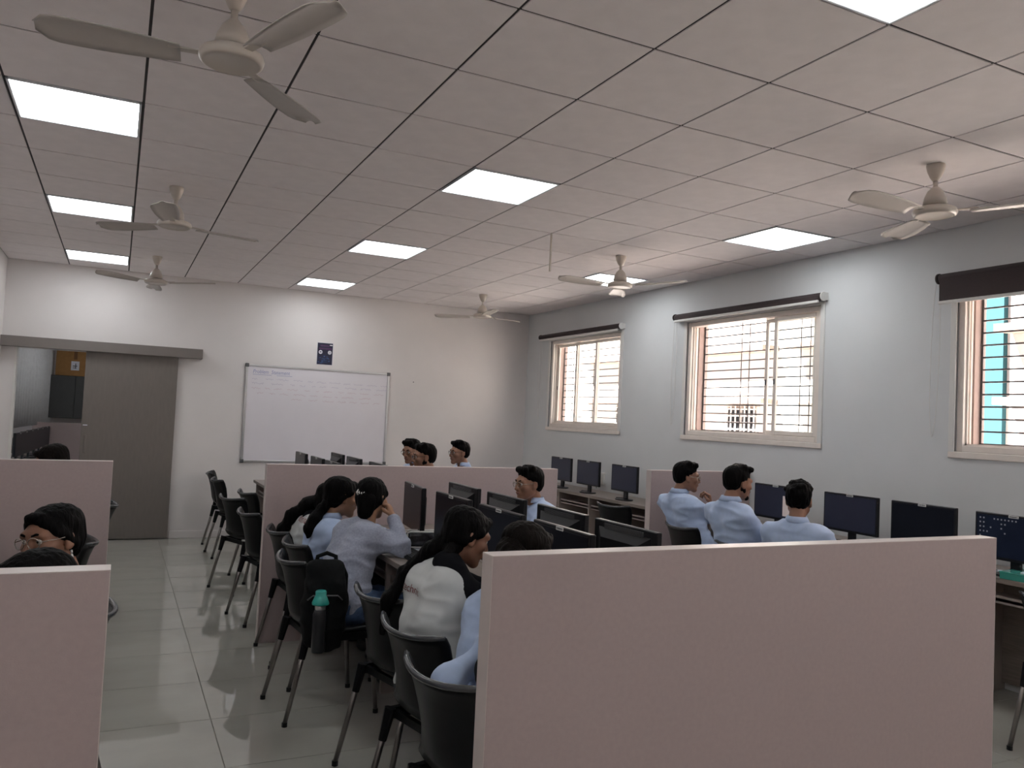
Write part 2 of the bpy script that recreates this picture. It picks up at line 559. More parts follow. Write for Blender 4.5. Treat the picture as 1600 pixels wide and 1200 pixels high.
# walls
WT = 0.22
WIN = [(7.87, 9.57), (4.90, 6.66), (1.92, 3.68), (-1.08, 0.68), (-4.08, -2.32)]  # last two openings are unseen, added for fill light
WZ0, WZ1 = 1.50, 2.655
bm = BM()
ycur = FAR
for a, b in WIN:
    add_box(bm, RX, RX+WT, b, ycur, 0, H+0.01)
    add_box(bm, RX, RX+WT, a, b, 0, WZ0)
    add_box(bm, RX, RX+WT, a, b, WZ1, H+0.01)
    ycur = a
add_box(bm, RX, RX+WT, BACK, ycur, 0, H+0.01)
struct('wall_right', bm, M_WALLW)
OX0, OX1, OZ = -1.03, -0.12, 2.13
bm = BM()
add_box(bm, LX-0.15, OX0, FAR, FAR+0.15, 0, H+0.01)
add_box(bm, OX0, OX1, FAR, FAR+0.15, OZ, H+0.01)
add_box(bm, OX1, RX+WT, FAR, FAR+0.15, 0, H+0.01)
struct('wall_far', bm, M_WALL)
bm = BM(); add_box(bm, LX-0.15, LX, BACK, FAR, 0, H+0.01); struct('wall_left', bm, M_WALL)
bm = BM(); add_box(bm, LX-0.15, RX+WT, BACK-0.15, BACK, 0, H+0.01); struct('wall_back', bm, M_WALL)
bm = BM(); add_box(bm, 0.63, RX, FAR-0.012, FAR, 0, 0.085, 0.003); struct('baseboard_far', bm, M_WALL)
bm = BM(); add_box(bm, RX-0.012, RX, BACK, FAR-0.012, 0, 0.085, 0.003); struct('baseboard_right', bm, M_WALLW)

# ------------------------------------------------------------------ windows
def window(idx, y0, y1, sashes, vbars):
    x0 = RX+0.015
    w = BM()
    fwid = 0.045
    add_box(w, x0, x0+0.10, y0, y0+fwid, WZ0, WZ1, 0.004)
    add_box(w, x0, x0+0.10, y1-fwid, y1, WZ0, WZ1, 0.004)
    add_box(w, x0, x0+0.10, y0+fwid, y1-fwid, WZ0, WZ0+fwid, 0.004)
    add_box(w, x0, x0+0.10, y0+fwid, y1-fwid, WZ1-fwid, WZ1, 0.004)
    for t in (0.03, 0.06):                                   # sliding tracks
        add_box(w, x0+t, x0+t+0.006, y0+fwid, y1-fwid, WZ0+fwid, WZ0+fwid+0.012)
        add_box(w, x0+t, x0+t+0.006, y1-fwid-0.012, y1-fwid, WZ0+fwid, WZ1-fwid)
    root = struct('window_%d' % idx, w, M_FRAME)
    # wall-face trim around the opening
    t = BM()
    add_box(t, RX-0.012, RX+0.014, y0-0.045, y0, WZ0-0.045, WZ1+0.03, 0.004)
    add_box(t, RX-0.012, RX+0.014, y1, y1+0.045, WZ0-0.045, WZ1+0.03, 0.004)
    add_box(t, RX-0.012, RX+0.014, y0, y1, WZ1, WZ1+0.03, 0.004)
    obj('window_trim', t, M_WHITEPL, root)
    s = BM(); add_box(s, RX-0.014, RX+0.014, y0-0.045, y1+0.045, WZ0-0.045, WZ0, 0.004)
    obj('window_sill', s, M_FRAME, root)
    # painted outer reveal
    r = BM()
    add_box(r, x0+0.101, RX+WT+0.01, y0-0.006, y0+0.004, WZ0, WZ1)
    add_box(r, x0+0.101, RX+WT+0.01, y1-0.055, y1+0.006, WZ0, WZ1)
    add_box(r, x0+0.101, RX+WT+0.01, y0, y1, WZ0-0.006, WZ0+0.01)
    add_box(r, x0+0.101, RX+WT+0.01, y0, y1, WZ1-0.01, WZ1+0.006)
    obj('outer_reveal', r, M_REVEAL, root)
    for k, (a, b, tr) in enumerate(sashes):
        xs_ = x0+0.018+0.026*tr
        f = BM(); sw = 0.038
        zz0, zz1 = WZ0+fwid+0.004, WZ1-fwid-0.004
        add_box(f, xs_, xs_+0.022, a, a+sw, zz0, zz1, 0.003)
        add_box(f, xs_, xs_+0.022, b-sw, b, zz0, zz1, 0.003)
        add_box(f, xs_, xs_+0.022, a+sw, b-sw, zz0, zz0+sw, 0.003)
        add_box(f, xs_, xs_+0.022, a+sw, b-sw, zz1-sw, zz1, 0.003)
        so = obj('sash', f, M_FRAME, root)
        p = BM(); add_box(p, xs_+0.009, xs_+0.013, a+sw-0.004, b-sw+0.004, zz0+sw-0.004, zz1-sw+0.004)
        obj('pane', p, M_GLASS, so)
        l = BM(); add_box(l, xs_-0.006, xs_, b-sw+0.01, b-0.012, 2.0, 2.05, 0.002)
        obj('latch', l, M_DARKGREY, so)
    # steel grille outside
    gx = RX+WT-0.035
    g = BM()
    add_box(g, gx-0.004, gx+0.004, y0+0.002, y0+0.014, WZ0+0.008, WZ1-0.008)
    add_box(g, gx-0.004, gx+0.004, y1-0.07, y1-0.056, WZ0+0.008, WZ1-0.008)
    gr = obj('grille', g, M_BAR, root)
    hb = BM(); add_tube(hb, [(0, y0+0.01, 0), (0, y1-0.06, 0)], 0.0068, 6)
    me = None
    nb = 13
    for k in range(nb):
        z = WZ0+0.06+(WZ1-WZ0-0.12)*k/(nb-1)
        if me is None:
            o = obj('bar', hb, M_BAR, gr); me = o.data
        else:
            o = link(bpy.data.objects.new('bar', me), gr)
        o.location = (gx, 0, z)
    me = None
    for y in vbars:
        if me is None:
            vb = BM(); add_tube(vb, [(0, 0, WZ0+0.012), (0, 0, WZ1-0.012)], 0.005, 6)
            o = obj('bar', vb, M_BAR, gr); me = o.data
        else:
            o = link(bpy.data.objects.new('bar', me), gr)
        o.location = (gx+0.009, y, 0)
    return root

def thirds(y0, y1):
    return [(y0+0.045, y0+0.62, 0), (y0+0.585, y0+1.14, 1), (y0+1.10, y1-0.05, 2)]
window(1, 7.87, 9.57, thirds(7.87, 9.57), [8.08, 8.18, 8.66, 8.76, 9.2, 9.28])
window(2, 4.90, 6.66, [(4.95, 5.47, 0), (5.02, 5.63, 2)], [5.19, 5.30, 5.95, 6.06])
window(3, 1.92, 3.68, [(1.97, 2.52, 0), (2.10, 2.66, 2)], [2.2, 2.3, 2.55])
window(4, -1.08, 0.68, [(-1.03, -0.48, 0), (-0.90, -0.34, 2)], [-0.8, -0.7])  # unseen window behind the camera, added to brighten the ceiling
window(5, -4.08, -2.32, [(-4.03, -3.48, 0), (-3.90, -3.34, 2)], [-3.8, -3.7])  # second unseen window, also added as daylight fill

def blind(y0, y1, drop, label):
    t = thing('roller_blind', label, 'blind', (RX, (y0+y1)/2, 2.715), 0, 'roller blinds above the windows')
    L = (y1-y0)/2
    bm = BM(); add_tube(bm, [(-0.05, -L+0.02, 0), (-0.05, L-0.02, 0)], 0.033, 16); obj('fabric_roll', bm, M_BLIND, t, True)
    bm = BM(); add_box(bm, -0.084, -0.081, -L+0.035, L-0.035, -0.02-drop, 0.0); obj('fabric_drop', bm, M_BLIND, t)
    bm = BM(); add_box(bm, -0.092, -0.074, -L+0.03, L-0.03, -0.043-drop, -0.02-drop, 0.004); obj('bottom_bar', bm, M_WHITEPL, t)
    for s in (-1, 1):
        bm = BM(); add_lathe(bm, [(0, -0.009), (0.03, -0.009), (0.038, -0.004), (0.038, 0.006), (0, 0.006)], 16)
        bmesh.ops.transform(bm, matrix=Matrix.Translation((-0.05, s*(L-0.006), 0)) @ Matrix.Rotation(PI/2, 4, 'X'), verts=bm.verts[:])
        add_box(bm, -0.05, 0.0, s*(L-0.006)-0.008, s*(L-0.006)+0.008, -0.03, 0.035, 0.003)
        obj('bracket', bm, M_WHITEPL if s < 0 else M_BLIND, t)
    bm = BM()
    pts = []
    for k in range(25):
        u = k/24
        a = u*2*PI
        pts.append((-0.03+0.018*math.sin(a/2), L+0.02+0.055*math.sin(a)*0.6+0.03*(1-math.cos(a))/2*1.0, -0.56+0.56*math.cos(a)))
    add_tube(bm, pts, 0.0022, 5)
    obj('pull_cord', bm, M_WHITEPL, t, True)
blind(7.80, 9.79, 0.012, 'dark brown roller blind above the far window nearest the whiteboard wall')
blind(4.83, 6.81, 0.012, 'dark brown roller blind rolled up above the middle window')
blind(1.80, 3.80, 0.145, 'dark brown roller blind hanging partly down at the right edge of the picture')

# ------------------------------------------------------------------ sliding door and opening on the far wall
bm = BM(); add_box(bm, -0.345, 0.615, FAR-0.062, FAR-0.024, 0.012, 2.125, 0.002)
door = struct('door_1', bm, M_DOOR)
bm = BM(); add_box(bm, -0.31, -0.285, FAR-0.072, FAR-0.062, 0.98, 1.18, 0.003); obj('door_handle', bm, M_DOOR, door)
bm = BM(); add_box(bm, -0.33, -0.285, FAR-0.0635, FAR-0.062, 1.285, 1.295); obj('door_sticker', bm, M_PAPER, door)
bm = BM()
add_box(bm, LX, 0.873, FAR-0.13, FAR, 2.115, 2.228, 0.003)
struct('trim_1', bm, M_VAL)
bm = BM()
add_box(bm, OX0-0.002, OX0+0.015, FAR-0.008, FAR+0.158, 0, OZ)
add_box(bm, OX1-0.015, OX1+0.002, FAR+0.002, FAR+0.158, 0, OZ)
add_box(bm, OX0+0.015, OX1-0.015, FAR+0.002, FAR+0.158, OZ-0.015, OZ+0.002)
struct('trim_2', bm, M_WHITEPL)

# ------------------------------------------------------------------ the lab seen through the doorway
AX0, AX1, AY1, AH = -2.2, 1.6, 15.5, 3.0
bm = BM(); add_box(bm, AX0, AX1, FAR+0.16, AY1, -0.1, 0.0); struct('floor_2', bm, M_FLOOR)
bm = BM(); add_box(bm, AX0, AX1, FAR+0.16, AY1, AH, AH+0.1); struct('ceiling_2', bm, M_TILE)
bm = BM(); add_box(bm, AX0-0.1, AX1+0.1, AY1, AY1+0.1, 0, AH); struct('wall_6', bm, M_WALL)
bm = BM(); add_box(bm, AX0-0.1, AX0, FAR+0.16, AY1, 0, AH); struct('wall_7', bm, M_WALL)
bm = BM(); add_box(bm, AX1, AX1+0.1, FAR+0.16, AY1, 0, AH); struct('wall_8', bm, M_WALL)

def ceiling_light(x, y, label, z=H):
    t = thing('ceiling_light', label, 'light', (x, y, z), 0, 'square LED panels in the ceiling')
    bm = BM(); s = 0.292; w = 0.012
    for a in (0, 1, 2, 3):
        add_box(bm, -s, s, -s, -s+w, -0.007, 0.010, 0.002, Matrix.Rotation(a*PI/2, 4, 'Z'))
    obj('frame', bm, M_LIGHTFRAME, t)
    bm = BM(); add_box(bm, -s+w, s-w, -s+w, s-w, 0.0, 0.008)
    obj('diffuser', bm, M_DIFF, t)
    return t
def LP(x0, j): return x0+0.3, 2.0+0.6*j+0.3
nm = {4: 'nearest', 8: 'second nearest', 12: 'farthest'}
for x0, nmx in ((-0.572, 'in the left column'), (1.828, 'in the middle column'), (4.228, 'in the column by the windows')):
    for j in (-5, -1, 4, 8, 12):
        if (round(x0, 3), j) not in LIGHTS: continue
        x, y = LP(x0, j)
        if j == -1: lab = ('lit square LED panel cut by the top edge of the picture' if abs(x0-1.828) < 0.1 else 'added unseen LED panel %s, just above the picture edge' % nmx)  # side-column panels here are out of view, added to light the room
        elif j == -5: lab = 'added unseen LED panel %s, behind the photographer' % nmx  # unseen panels behind the camera, added as fill light
        else: lab = 'lit square LED panel %s, %s of those in view' % (nmx, nm[j])
        ceiling_light(x, y, lab)
ceiling_light(0.45, 11.9, 'added unseen LED panel in the next room beyond the doorway', AH-0.012)  # out of view, placed to light the next room and its curtain
ceiling_light(0.45, 13.6, 'added unseen LED panel deep in the next room beyond the doorway', AH-0.012)  # second unseen panel, added for the same fill

# ------------------------------------------------------------------ outside: sunlit building across the yard
GZ = -0.75
fac = thing('neighbour_building', 'sunlit white building with peach sunshades across the yard outside the windows', 'building', (12, 9, GZ))
def fbox(name, x0, x1, y0, y1, z0, z1, m, parent=fac, bev=0):
    bm = BM(); add_box(bm, x0-12, x1-12, y0-9, y1-9, z0-GZ, z1-GZ, bev)
    return obj(name, bm, m, parent)
fbox('facade_wall', 12.0, 12.3, -9, 24, GZ, 9.5, M_FACADE)
fbox('pilaster', 11.9, 12.0, 7.62, 8.08, GZ, 9.5, M_SKYBLUE)
for a, b in ((3.6, 7.55), (8.6, 11.75), (12.3, 15.6), (16.2, 19.6)):
    for z in (2.12, 3.2):
        fbox('sunshade', 11.55, 12.0, a, b, z, z+0.11, M_PEACH, bev=0.004)
for y in (5.3, 10.4, 13.25, 17.6):
    wv = fbox('window', 11.93, 12.0, y-0.45, y+0.45, 0.95, 2.08, M_FACADE)
    for s in (-1, 1):
        fbox('pane', 11.915, 11.93, y+s*0.22-0.19, y+s*0.22+0.19, 1.0, 2.04, M_BLACK, wv)
    bm = BM()
    for k in range(8):
        z = 1.0+k*0.145
        add_tube(bm, [(11.89-12, y-0.45-9, z-GZ), (11.89-12, y+0.45-9, z-GZ)], 0.018, 5)
    for k in range(7):
        yy = y-0.42+k*0.14
        add_tube(bm, [(11.88-12, yy-9, 0.95-GZ), (11.88-12, yy-9, 2.08-GZ)], 0.018, 5)
    obj('window_bars', bm, M_FACADE, wv)
bm = BM(); add_box(bm, RX+WT, 12.0, -9, 28, GZ-0.2, GZ); o = struct('ground', bm, M_GROUND)

# ------------------------------------------------------------------ ceiling fans
def fan_proto():
    t = thing('ceiling_fan', 'x', 'fan', (0, 0, 0), 0, 'three-blade ceiling fans')
    bm = BM(); add_lathe(bm, [(0.0, 0.0), (0.046, 0.0), (0.049, -0.006), (0.043, -0.035), (0.030, -0.068), (0.017, -0.088), (0.0, -0.088)], 24)
    obj('canopy', bm, M_FAN, t, True)
    bm = BM(); add_tube(bm, [(0, 0, -0.09), (0, 0, -0.16)], 0.0125, 12); obj('downrod', bm, M_FAN, t, True)
    bm = BM(); add_lathe(bm, [(0.0, -0.122), (0.018, -0.124), (0.040, -0.148), (0.056, -0.185), (0.063, -0.222), (0.0, -0.222)], 24)
    obj('lower_canopy', bm, M_FAN, t, True)
    bm = BM(); add_lathe(bm, [(0.0, -0.224), (0.03, -0.224), (0.03, -0.236), (0.09, -0.238), (0.108, -0.248), (0.112, -0.262), (0.108, -0.276), (0.096, -0.284), (0.092, -0.281), (0.0, -0.288)], 32)
    obj('motor_housing', bm, M_FAN, t, True)
    for k in range(3):
        rot = Matrix.Rotation(k*2*PI/3, 4, 'Z')
        bm = BM()
        add_box(bm, 0.09, 0.21, -0.018, 0.018, -0.262, -0.256, 0.002)
        bmesh.ops.transform(bm, matrix=rot, verts=bm.verts[:])
        obj('blade_arm', bm, M_FAN, t)
        bm = BM()
        N, W = 14, 6
        grid = []
        for i in range(N+1):
            u = i/N
            x = 0.17+0.45*u
            w = 0.052+0.020*math.sin(u*PI*0.8)+0.008*u
            if u > 0.86: w *= math.sqrt(max(0.02, 1-((u-0.86)/0.14)**2*0.9))
            row = []
            for j in range(W+1):
                v = j/W*2-1
                y = v*w
                z = -0.259+0.16*y-0.012*(v*v)+0.01*u
                row.append((x, y, z))
            grid.append(row)
        top = [[bm.verts.new(p) for p in r] for r in grid]
        bot = [[bm.verts.new((p[0], p[1], p[2]-0.004)) for p in r] for r in grid]
        for i in range(N):
            for j in range(W):
                bm.faces.new((top[i][j], top[i+1][j], top[i+1][j+1], top[i][j+1]))
                bm.faces.new((bot[i][j], bot[i][j+1], bot[i+1][j+1], bot[i+1][j]))
        for i in range(N):
            for j in (0, W):
                bm.faces.new((top[i][j], bot[i][j], bot[i+1][j], top[i+1][j]))
        for j in range(W):
            for i in (0, N):
                bm.faces.new((top[i][j], top[i][j+1], bot[i][j+1], bot[i][j]))
        bmesh.ops.transform(bm, matrix=rot, verts=bm.verts[:])
        obj('blade', bm, M_FANBLADE, t, True)
    return t
FANS = [(0.29, 2.98, 172, 'cream ceiling fan at the top left, the nearest of the left row'),
        (0.28, 6.0, 20, 'cream ceiling fan second in the left row, beside a lit panel'),
        (0.28, 9.0, -30, 'cream ceiling fan farthest in the left row, near the sliding door'),
        (3.93, 2.91, -60, 'cream ceiling fan at the right edge, the nearest of the window row'),
        (3.95, 6.0, -60, 'cream ceiling fan in front of a lit panel above the middle window'),
        (3.92, 8.95, 18, 'cream ceiling fan farthest in the window row, near the room corner')]
f0 = None
for x, y, a, lab in FANS:
    if f0 is None:
        f0 = fan_proto(); f0['label'] = lab; f0.location = (x, y, H); f0.rotation_euler = (0, 0, math.radians(a))
    else:
        dup(f0, (x, y, H), math.radians(a), lab)
bm = BM(); add_tube(bm, [(0, 0, -0.305), (0, 0, 0)], 0.0085, 8)
o = obj('hanging_conduit', bm, M_FAN); o.location = (3.03, 5.62, H)
add = tag(o, 'thin pale pipe hanging down from the ceiling grid, without a fan', 'pipe')

# ------------------------------------------------------------------ whiteboard and poster
wb = thing('whiteboard', 'large framed whiteboard with faint handwriting on the far wall', 'whiteboard', (2.292, FAR, 1.505))
WW, WH = 0.895, 0.585
bm = BM(); add_box(bm, -WW, WW, -0.014, 0, -WH, WH); obj('board_surface', bm, M_BOARD, wb)
bm = BM()
for z in (-WH, WH): add_box(bm, -WW, WW, -0.024, -0.002, z-0.012, z+0.012, 0.003)
for x in (-WW, WW): add_box(bm, x-0.014, x+0.014, -0.024, -0.002, -WH, WH, 0.003)
obj('frame', bm, M_ALU, wb)
for x in (-WW, WW):
    for z in (-WH, WH):
        bm = BM(); add_box(bm, x-0.022, x+0.022, -0.03, -0.001, z-0.022, z+0.022, 0.007, seg=2); obj('corner_cap', bm, M_DARKGREY, wb)
me = text_mesh('Problem  Statement', 0.066, shear=0.15)
o = mesh_obj('handwriting', me, M_MARKB, wb)
o.location = (-0.825, -0.0152, 0.49); o.rotation_euler = (PI/2, 0.0, 0); o.scale = (0.83, 1, 1)
bm = BM()
for a, b in ((-0.825, -0.60), (-0.54, -0.35)):
    add_box(bm, a, b, -0.0152, -0.0146, 0.472, 0.476)
obj('underline', bm, M_MARKB, wb)
rw = random.Random(3)
for ln, (zz, xa, xb, mm) in enumerate(((0.42, -0.83, 0.80, M_MARKV), (0.365, -0.83, 0.78, M_MARKV), (0.305, -0.83, 0.80, M_MARKR), (0.245, -0.76, 0.62, M_MARKR), (0.185, -0.35, 0.80, M_MARKR))):
    bm = BM()
    x = xa
    while x < xb:
        wl = rw.uniform(0.05, 0.17)
        n = int(wl/0.008)
        pts = []
        for k in range(n):
            pts.append((x+k*0.008, -0.0148, zz+rw.uniform(-0.009, 0.013)))
        if len(pts) > 2:
            for p, q in zip(pts[:-1], pts[1:]):
                d = Vector((q[0]-p[0], 0, q[2]-p[2])).normalized(); nn = Vector((-d.z, 0, d.x))*0.0016
                vs = [bm.verts.new(Vector(p)+nn), bm.verts.new(Vector(p)-nn), bm.verts.new(Vector(q)-nn), bm.verts.new(Vector(q)+nn)]
                bm.faces.new(vs)
        x += wl+rw.uniform(0.03, 0.08)
    o = obj('handwriting', bm, mm, wb); o['kind'] = 'stuff'

ps = thing('poster', 'small dark navy poster with two white circles above the whiteboard', 'poster', (2.336, FAR, 2.296), 0)
M_POST = mat('navy_poster_print', (0.012, 0.014, 0.04), 0.4, vary=0.5, scale=6)
M_PUR = mat('purple_poster_print', (0.10, 0.035, 0.12), 0.4, vary=0.1)
M_PBL = mat('blue_poster_print', (0.035, 0.08, 0.20), 0.4, vary=0.3, scale=20)
M_PWH = mat('white_poster_print', (0.62, 0.62, 0.68), 0.4, vary=0.02)
bm = BM(); add_box(bm, -0.102, 0.102, -0.003, 0, -0.142, 0.142); obj('paper', bm, M_PWH, ps)
bm = BM(); add_box(bm, -0.097, 0.097, -0.0042, -0.003, -0.137, 0.137); obj('print', bm, M_POST, ps)
def disc(bm, x, z, rx, rz, y, n=20):
    bm.faces.new([bm.verts.new((x+rx*math.cos(2*PI*k/n), y, z+rz*math.sin(2*PI*k/n))) for k in range(n)])
for x in (-0.056, 0.060):
    bm = BM(); disc(bm, x, 0.020, 0.024, 0.025, -0.0046); obj('white_circle', bm, M_PWH, ps)
bm = BM(); disc(bm, 0.075, 0.113, 0.02, 0.007, -0.0046, 12); obj('white_badge', bm, M_PWH, ps)
bm = BM(); disc(bm, -0.056, 0.021, 0.013, 0.006, -0.005, 12); add_box(bm, 0.058, 0.062, -0.005, -0.0046, 0.008, 0.032); obj('icon', bm, M_POST, ps)
bm = BM()
for z, a, b in ((0.102, -0.06, 0.045), (0.066, -0.075, 0.085)):
    x = a
    while x < b:
        w = rw.uniform(0.006, 0.010)
        add_box(bm, x, x+w, -0.0048, -0.0042, z-0.011, z+0.011); x += w+0.004
obj('title_lettering', bm, M_PUR, ps)
bm = BM()
for k in range(16):
    disc(bm, rw.uniform(-0.08, 0.08), rw.uniform(-0.12, -0.03), rw.uniform(0.005, 0.014), rw.uniform(0.003, 0.008), -0.0046, 10)
for z in (-0.06, -0.085, -0.105): add_box(bm, -0.04, 0.035, -0.0048, -0.0042, z-0.003, z+0.003)
obj('print_detail', bm, M_PBL, ps)
bm = BM(); add_lathe(bm, [(0, 0.006), (0.006, 0.005), (0.008, 0), (0, 0)], 10)
bmesh.ops.transform(bm, matrix=Matrix.Rotation(PI/2, 4, 'X'), verts=bm.verts[:])
o = obj('wall_plug', bm, M_DARKGREY); o.location = (3.54, FAR, 2.01)
tag(o, 'tiny dark screw plug in the far wall right of the whiteboard', 'screw')

# ================================================================== PARTITIONS
def partition(x0, x1, y, label, z1=1.2, th=0.068):
    t = thing('partition_panel', label, 'partition', ((x0+x1)/2, y, 0), 0, 'pinkish laminate partitions')
    L = (x1-x0)/2
    e = 0.0025
    bm = BM(); add_box(bm, -L+e, L-e, 0, th, 0, z1-e, 0.0008); obj('board', bm, M_PANEL, t)
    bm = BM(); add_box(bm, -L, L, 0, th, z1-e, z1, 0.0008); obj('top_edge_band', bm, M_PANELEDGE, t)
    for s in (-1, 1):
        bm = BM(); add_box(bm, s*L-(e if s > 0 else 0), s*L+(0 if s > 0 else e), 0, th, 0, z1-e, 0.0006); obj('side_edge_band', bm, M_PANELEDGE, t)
    return t
partition(0.965, 3.185, 2.05, 'large pinkish-beige partition filling the lower right foreground')
partition(0.935, 3.19, 5.63, 'long pinkish-beige partition across the middle behind the seated women')
partition(4.12, RX-0.013, 5.66, 'short pinkish-beige partition standing against the window wall')
partition(LX+0.003, 0.01, 2.05, 'pinkish-beige partition at the lower left corner, nearest on the left')
partition(LX+0.003, 0.0, 5.66, 'pinkish-beige partition on the left in front of the doorway')
partition(-1.12, 0.9, 14.0, 'pinkish partition in the next room seen through the doorway')

# ================================================================== DESKS
DZ = 0.78
def desk(x0, x1, y0, y1, front, label, bays):
    """front: -1 = user side at x0, +1 = user side at x1"""
    t = thing('computer_desk', label, 'desk', ((x0+x1)/2, (y0+y1)/2, 0), 0, 'taupe computer desks')
    cx, cy = (x0+x1)/2, (y0+y1)/2
    bm = BM(); add_box(bm, x0-cx, x1-cx, y0-cy, y1-cy, DZ-0.03, DZ, 0.002); obj('desk_top', bm, M_DESK, t)
    fx = (x0 if front < 0 else x1)-cx
    bx = -fx
    for y in bays:
        a, b = sorted((fx-0.03*(1 if fx > 0 else -1), bx))
        bm = BM(); add_box(bm, a, b, y-cy-0.0125, y-cy+0.0125, 0, DZ-0.03, 0.001); obj('leg_panel', bm, M_DESKLEG, t)
    a, b = sorted((bx*0.93, bx*0.86))
    bm = BM(); add_box(bm, a, b, bays[0]-cy+0.013, bays[-1]-cy-0.013, 0.05, DZ-0.031); obj('modesty_panel', bm, M_DESK, t)
    for p, q in zip(bays[:-1], bays[1:]):
        a, b = sorted((fx-0.05*(1 if fx > 0 else -1), fx*0.0))
        bm = BM(); add_box(bm, a, b, p-cy+0.02, q-cy-0.02, 0.635, 0.653)
        c = fx-0.05*(1 if fx > 0 else -1)
        add_box(bm, min(c, c+0.016*(1 if fx < 0 else -1)), max(c, c+0.016*(1 if fx < 0 else -1)), p-cy+0.02, q-cy-0.02, 0.622, 0.668)
        obj('keyboard_tray', bm, M_DESKLEG, t)
    return t
desk(1.40, 1.868, 2.125, 5.625, -1, 'taupe desk along the left side of the middle row, used by the women', [2.14, 3.3, 4.45, 5.61])
desk(1.872, 2.36, 2.125, 5.625, 1, 'taupe desk along the right side of the middle row, where the man faces left', [2.14, 3.3, 4.45, 5.61])
desk(1.40, 1.868, 5.705, 9.25, -1, 'taupe desk behind the long partition, on its aisle side', [5.72, 6.9, 8.05, 9.23])
desk(1.872, 2.36, 5.705, 9.25, 1, 'taupe desk behind the long partition, on its window side', [5.72, 6.9, 8.05, 9.23])
desk(4.73, RX-0.014, 5.735, 9.62, -1, 'taupe wall desk with three dark monitors under the far window', [5.75, 7.0, 7.68, 8.36, 9.60])
desk(4.73, RX-0.014, 1.7, 5.655, -1, 'taupe wall desk in front of the seated men on the right', [1.72, 2.75, 3.3, 3.95, 4.6, 5.64])
desk(LX+0.012, -0.68, 2.125, 5.655, 1, 'taupe desk on the left between the two left partitions', [2.14, 3.3, 4.45, 5.64])
desk(LX+0.012, -0.68, 5.735, 9.9, 1, 'taupe desk against the left wall beyond the second left partition', [5.75, 7.1, 8.5, 9.88])
desk(-1.25, -0.76, 10.9, 13.95, 1, 'dark taupe desk in the next room under a row of monitors', [10.92, 12.4, 13.93])

# ================================================================== MONITORS
def make_monitor(kind):
    t = thing('monitor', 'x', 'monitor')
    W2, Z0, Z1 = 0.24, 0.088, 0.365
    bm = BM()
    add_box(bm, -W2, W2, -0.012, 0.016, Z0, Z1, 0.004)
    obj('housing', bm, M_BLACK, t)
    bm = BM()
    v = [(-0.20, 0.016, Z0+0.02), (0.20, 0.016, Z0+0.02), (0.20, 0.016, Z1-0.03), (-0.20, 0.016, Z1-0.03)]
    w = [(-0.14, 0.045, Z0+0.05), (0.14, 0.045, Z0+0.05), (0.14, 0.045, Z1-0.07), (-0.14, 0.045, Z1-0.07)]
    a = [bm.verts.new(p) for p in v]; b = [bm.verts.new(p) for p in w]
    for i in range(4): bm.faces.new((a[i], a[(i+1) % 4], b[(i+1) % 4], b[i]))
    bm.faces.new(b); bm.faces.new(a[::-1])
    bk = obj('back_bulge', bm, M_BLACK, t)
    bm = BM()
    for k in range(5): add_box(bm, -0.15, 0.15, 0.0165, 0.022, Z1-0.03+0.005*k-0.004, Z1-0.03+0.005*k-0.0015)
    obj('vent_slots', bm, M_DARKGREY, t)
    ms = {'off': M_SCREEN, 'navy': M_SCREENB, 'desktop': M_DESKTOP}[kind]
    bm = BM(); add_box(bm, -W2+0.014, W2-0.014, -0.0135, -0.0115, Z0+0.018, Z1-0.014); sc = obj('screen', bm, ms, t)
    bm = BM(); add_box(bm, -0.03, 0.03, -0.0145, -0.012, Z1-0.017, Z1-0.001, 0.0008)
    st = obj('name_sticker', bm, M_STICK, t)
    bm = BM()
    x = -0.024
    r = random.Random(5)
    while x < 0.022:
        ww = r.uniform(0.002, 0.005); add_box(bm, x, x+ww, -0.0148, -0.0145, Z1-0.013, Z1-0.005); x += ww+0.0022
    obj('sticker_print', bm, M_INK, st)
    bm = BM(); add_box(bm, -0.032, 0.032, 0.012, 0.034, 0.012, Z0+0.07, 0.004); obj('stand_neck', bm, M_BLACK, t)
    bm = BM()
    n = 20
    pr = [(0.115*math.cos(2*PI*k/n)*(1.0), 0.085*math.sin(2*PI*k/n)) for k in range(n)]
    add_prism(bm, pr, 0.0, 0.012, 'z'); obj('stand_base', bm, M_BLACK, t)
    bm = BM(); add_tube(bm, [(0.0, 0.04, Z0+0.05), (-0.03, 0.07, 0.05), (-0.11, 0.06, 0.004), (-0.19, 0.03, 0.004), (-0.24, 0.06, 0.004), (-0.17, 0.11, 0.005)], 0.0035, 6); obj('cable', bm, M_CABLE, t, True)
    if kind == 'desktop':
        cells = [(0, k) for k in range(5)]+[(1, k) for k in range(4)]+[(2, 3), (3, 2), (4, 0), (5, 0), (6, 0), (7, 0), (8, 0), (9, 0), (10, 0), (6, 1), (7, 1), (6, 2), (7, 3)]
        for cx_, cz in cells:
            bm = BM(); x = -W2+0.035+cx_*0.022; z = Z1-0.034-cz*0.027
            add_box(bm, x-0.0045, x+0.0045, -0.0139, -0.0135, z-0.0045, z+0.0045)
            obj('desktop_icon', bm, M_ICON, sc)
    return t
M_SCREENB = mat('navy_lit_screen', (0.010, 0.011, 0.022), 0.28, spec=0.25, emit=(0.35, 0.38, 0.62, 0.018), vary=0.1)
M_DESKTOP = mat('blue_desktop_wallpaper', (0.006, 0.009, 0.018), 0.28, spec=0.2, emit=(0.16, 0.24, 0.55, 0.012), vary=0.5, scale=6)
M_ICON = mat('desktop_icon_glow', (0.3, 0.3, 0.32), 0.4, emit=(0.6, 0.62, 0.7, 0.05), vary=0.1)
mon0 = make_monitor('off'); monB = None
used0 = [False]
GM = 'desktop monitors'
